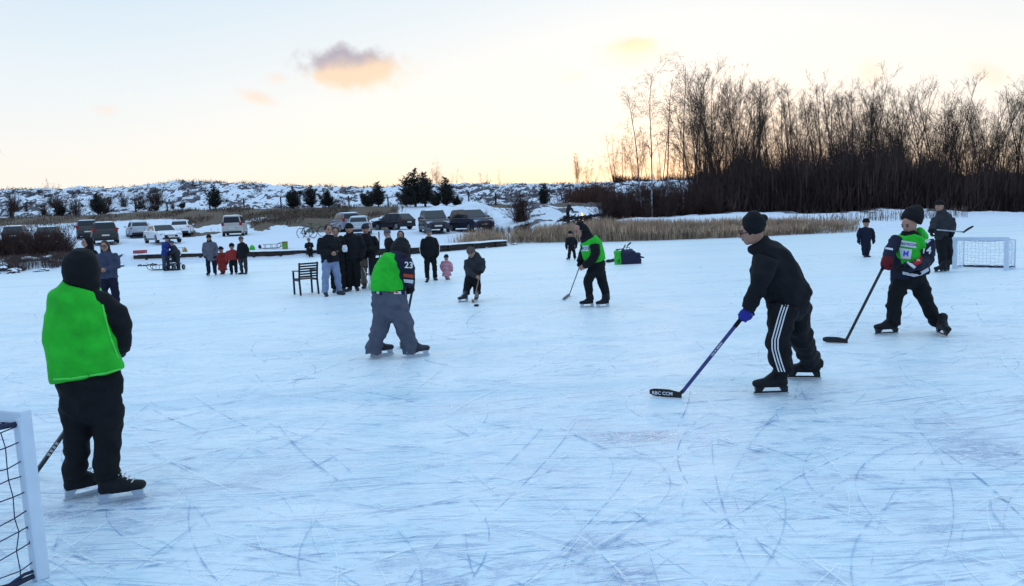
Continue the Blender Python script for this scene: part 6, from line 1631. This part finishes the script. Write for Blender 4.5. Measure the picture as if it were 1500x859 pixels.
# leafless shrubs
def shrub_proto(seed):
    rs_ = random.Random(seed); seg = []
    for i in range(70):
        a_ = rs_.uniform(0, 6.28); t = abs(rs_.gauss(0, .38)); p = V((rs_.gauss(0, .12), rs_.gauss(0, .12), 0)); d = V((math.sin(t) * math.cos(a_), math.sin(t) * math.sin(a_), math.cos(t))); L_ = rs_.uniform(.9, 1.6)
        for k in range(4):
            q = p + d * L_ / 4; seg.append((*p, *q, .012 * (1 - k * .2), .012 * (1 - (k + 1) * .2)))
            for m_ in range(3):
                e = (d + V((rs_.gauss(0, .5), rs_.gauss(0, .5), rs_.gauss(.2, .3)))).normalized() * rs_.uniform(.15, .4); b0 = p.lerp(q, rs_.random()); seg.append((*b0, *(b0 + e), .006, .003))
            p = q; d = (d + V((rs_.gauss(0, .1), rs_.gauss(0, .1), .03))).normalized()
    v, f = ribbons(seg); return mesh_of('shrub', v, f, M['twig_red'])
SH = [shrub_proto(i) for i in range(3)]
def shrub(px, D, h, label, group=None, wide=1.0, i=0, base=None):
    o = bpy.data.objects.new('bare_shrub', SH[i % 3]); COL.objects.link(o); o.location = base or onto(px, D); o.scale = (h / 1.3 * wide, h / 1.3 * wide, h / 1.3); o.rotation_euler.z = i * 1.7
    tag(o, label, 'shrub', group)
shrub(766, 62 * K, 2.0, 'rounded leafless shrub on the snow right of the blue car', wide=1.25, i=0); shrub(760, 62.5 * K, 1.8, 'smaller leafless shrub growing into the rounded one', wide=1.2, i=1)
shrub(712, 60 * K, 1.1, 'small leafless shrub in front of the snow mound', i=2)
for j in range(22): shrub(-30 + j * 6.2, (44.5 + (j % 4) * .5) * K, 1.1 + .35 * math.sin(j * 1.7), 'dark leafless bush hiding the cars at the left edge', 'bushes in front of the cars at the left edge', 1.15, j)
for j in range(9): shrub(700 + j * 9, (51 + (j % 3) * .7) * K, .6 + .2 * math.sin(j), 'small snowy leafless shrub on the bank by the reeds', 'small shrubs on the bank by the reeds', 1.2, j)
for j in range(26): shrub(885 + j * 6.5, (58 + (j * 7 % 5)) * K, 1.6 + .7 * math.sin(j * 2.3), 'dark leafless bush among the birches', 'bushes among the birches', 1.2, j)
for j in range(18): shrub(20 + j * 14 + 9 * math.sin(j * 5), (80 + (j * 5 % 7)) * K, 1.2 + .5 * math.sin(j * 2.1), 'leafless scrub on the lower slope of the ridge', 'scrub on the ridge slope', 1.3, j)

# fence posts
for i, (px, top) in enumerate(((202, 290), (248, 298), (360, 291), (414, 288), (513, 287), (688, 281), (727, 283), (763, 281), (796, 277), (150, 293), (310, 293), (460, 290), (570, 288))):
    loc = onto(px, 79.5 * K); h = max(htree(px, top, loc), .9); h = min(h, 1.9)
    mb = MB(); mb.tube([(0, 0, -.2), (.01, 0, h * .5), (0, .01, h)], [.085, .075, .065], n=8, flat=True); o = mb.build('fence_post', M['wood_dark']); o.location = loc
    tag(o, 'dark wooden fence post at the foot of the snowy ridge', 'post', 'fence posts along the ridge')

scene.view_settings.view_transform = 'Standard'; scene.view_settings.look = 'None'; scene.view_settings.exposure = 0; scene.view_settings.gamma = 1
scene.cycles.max_bounces = 6; scene.cycles.transparent_max_bounces = 8
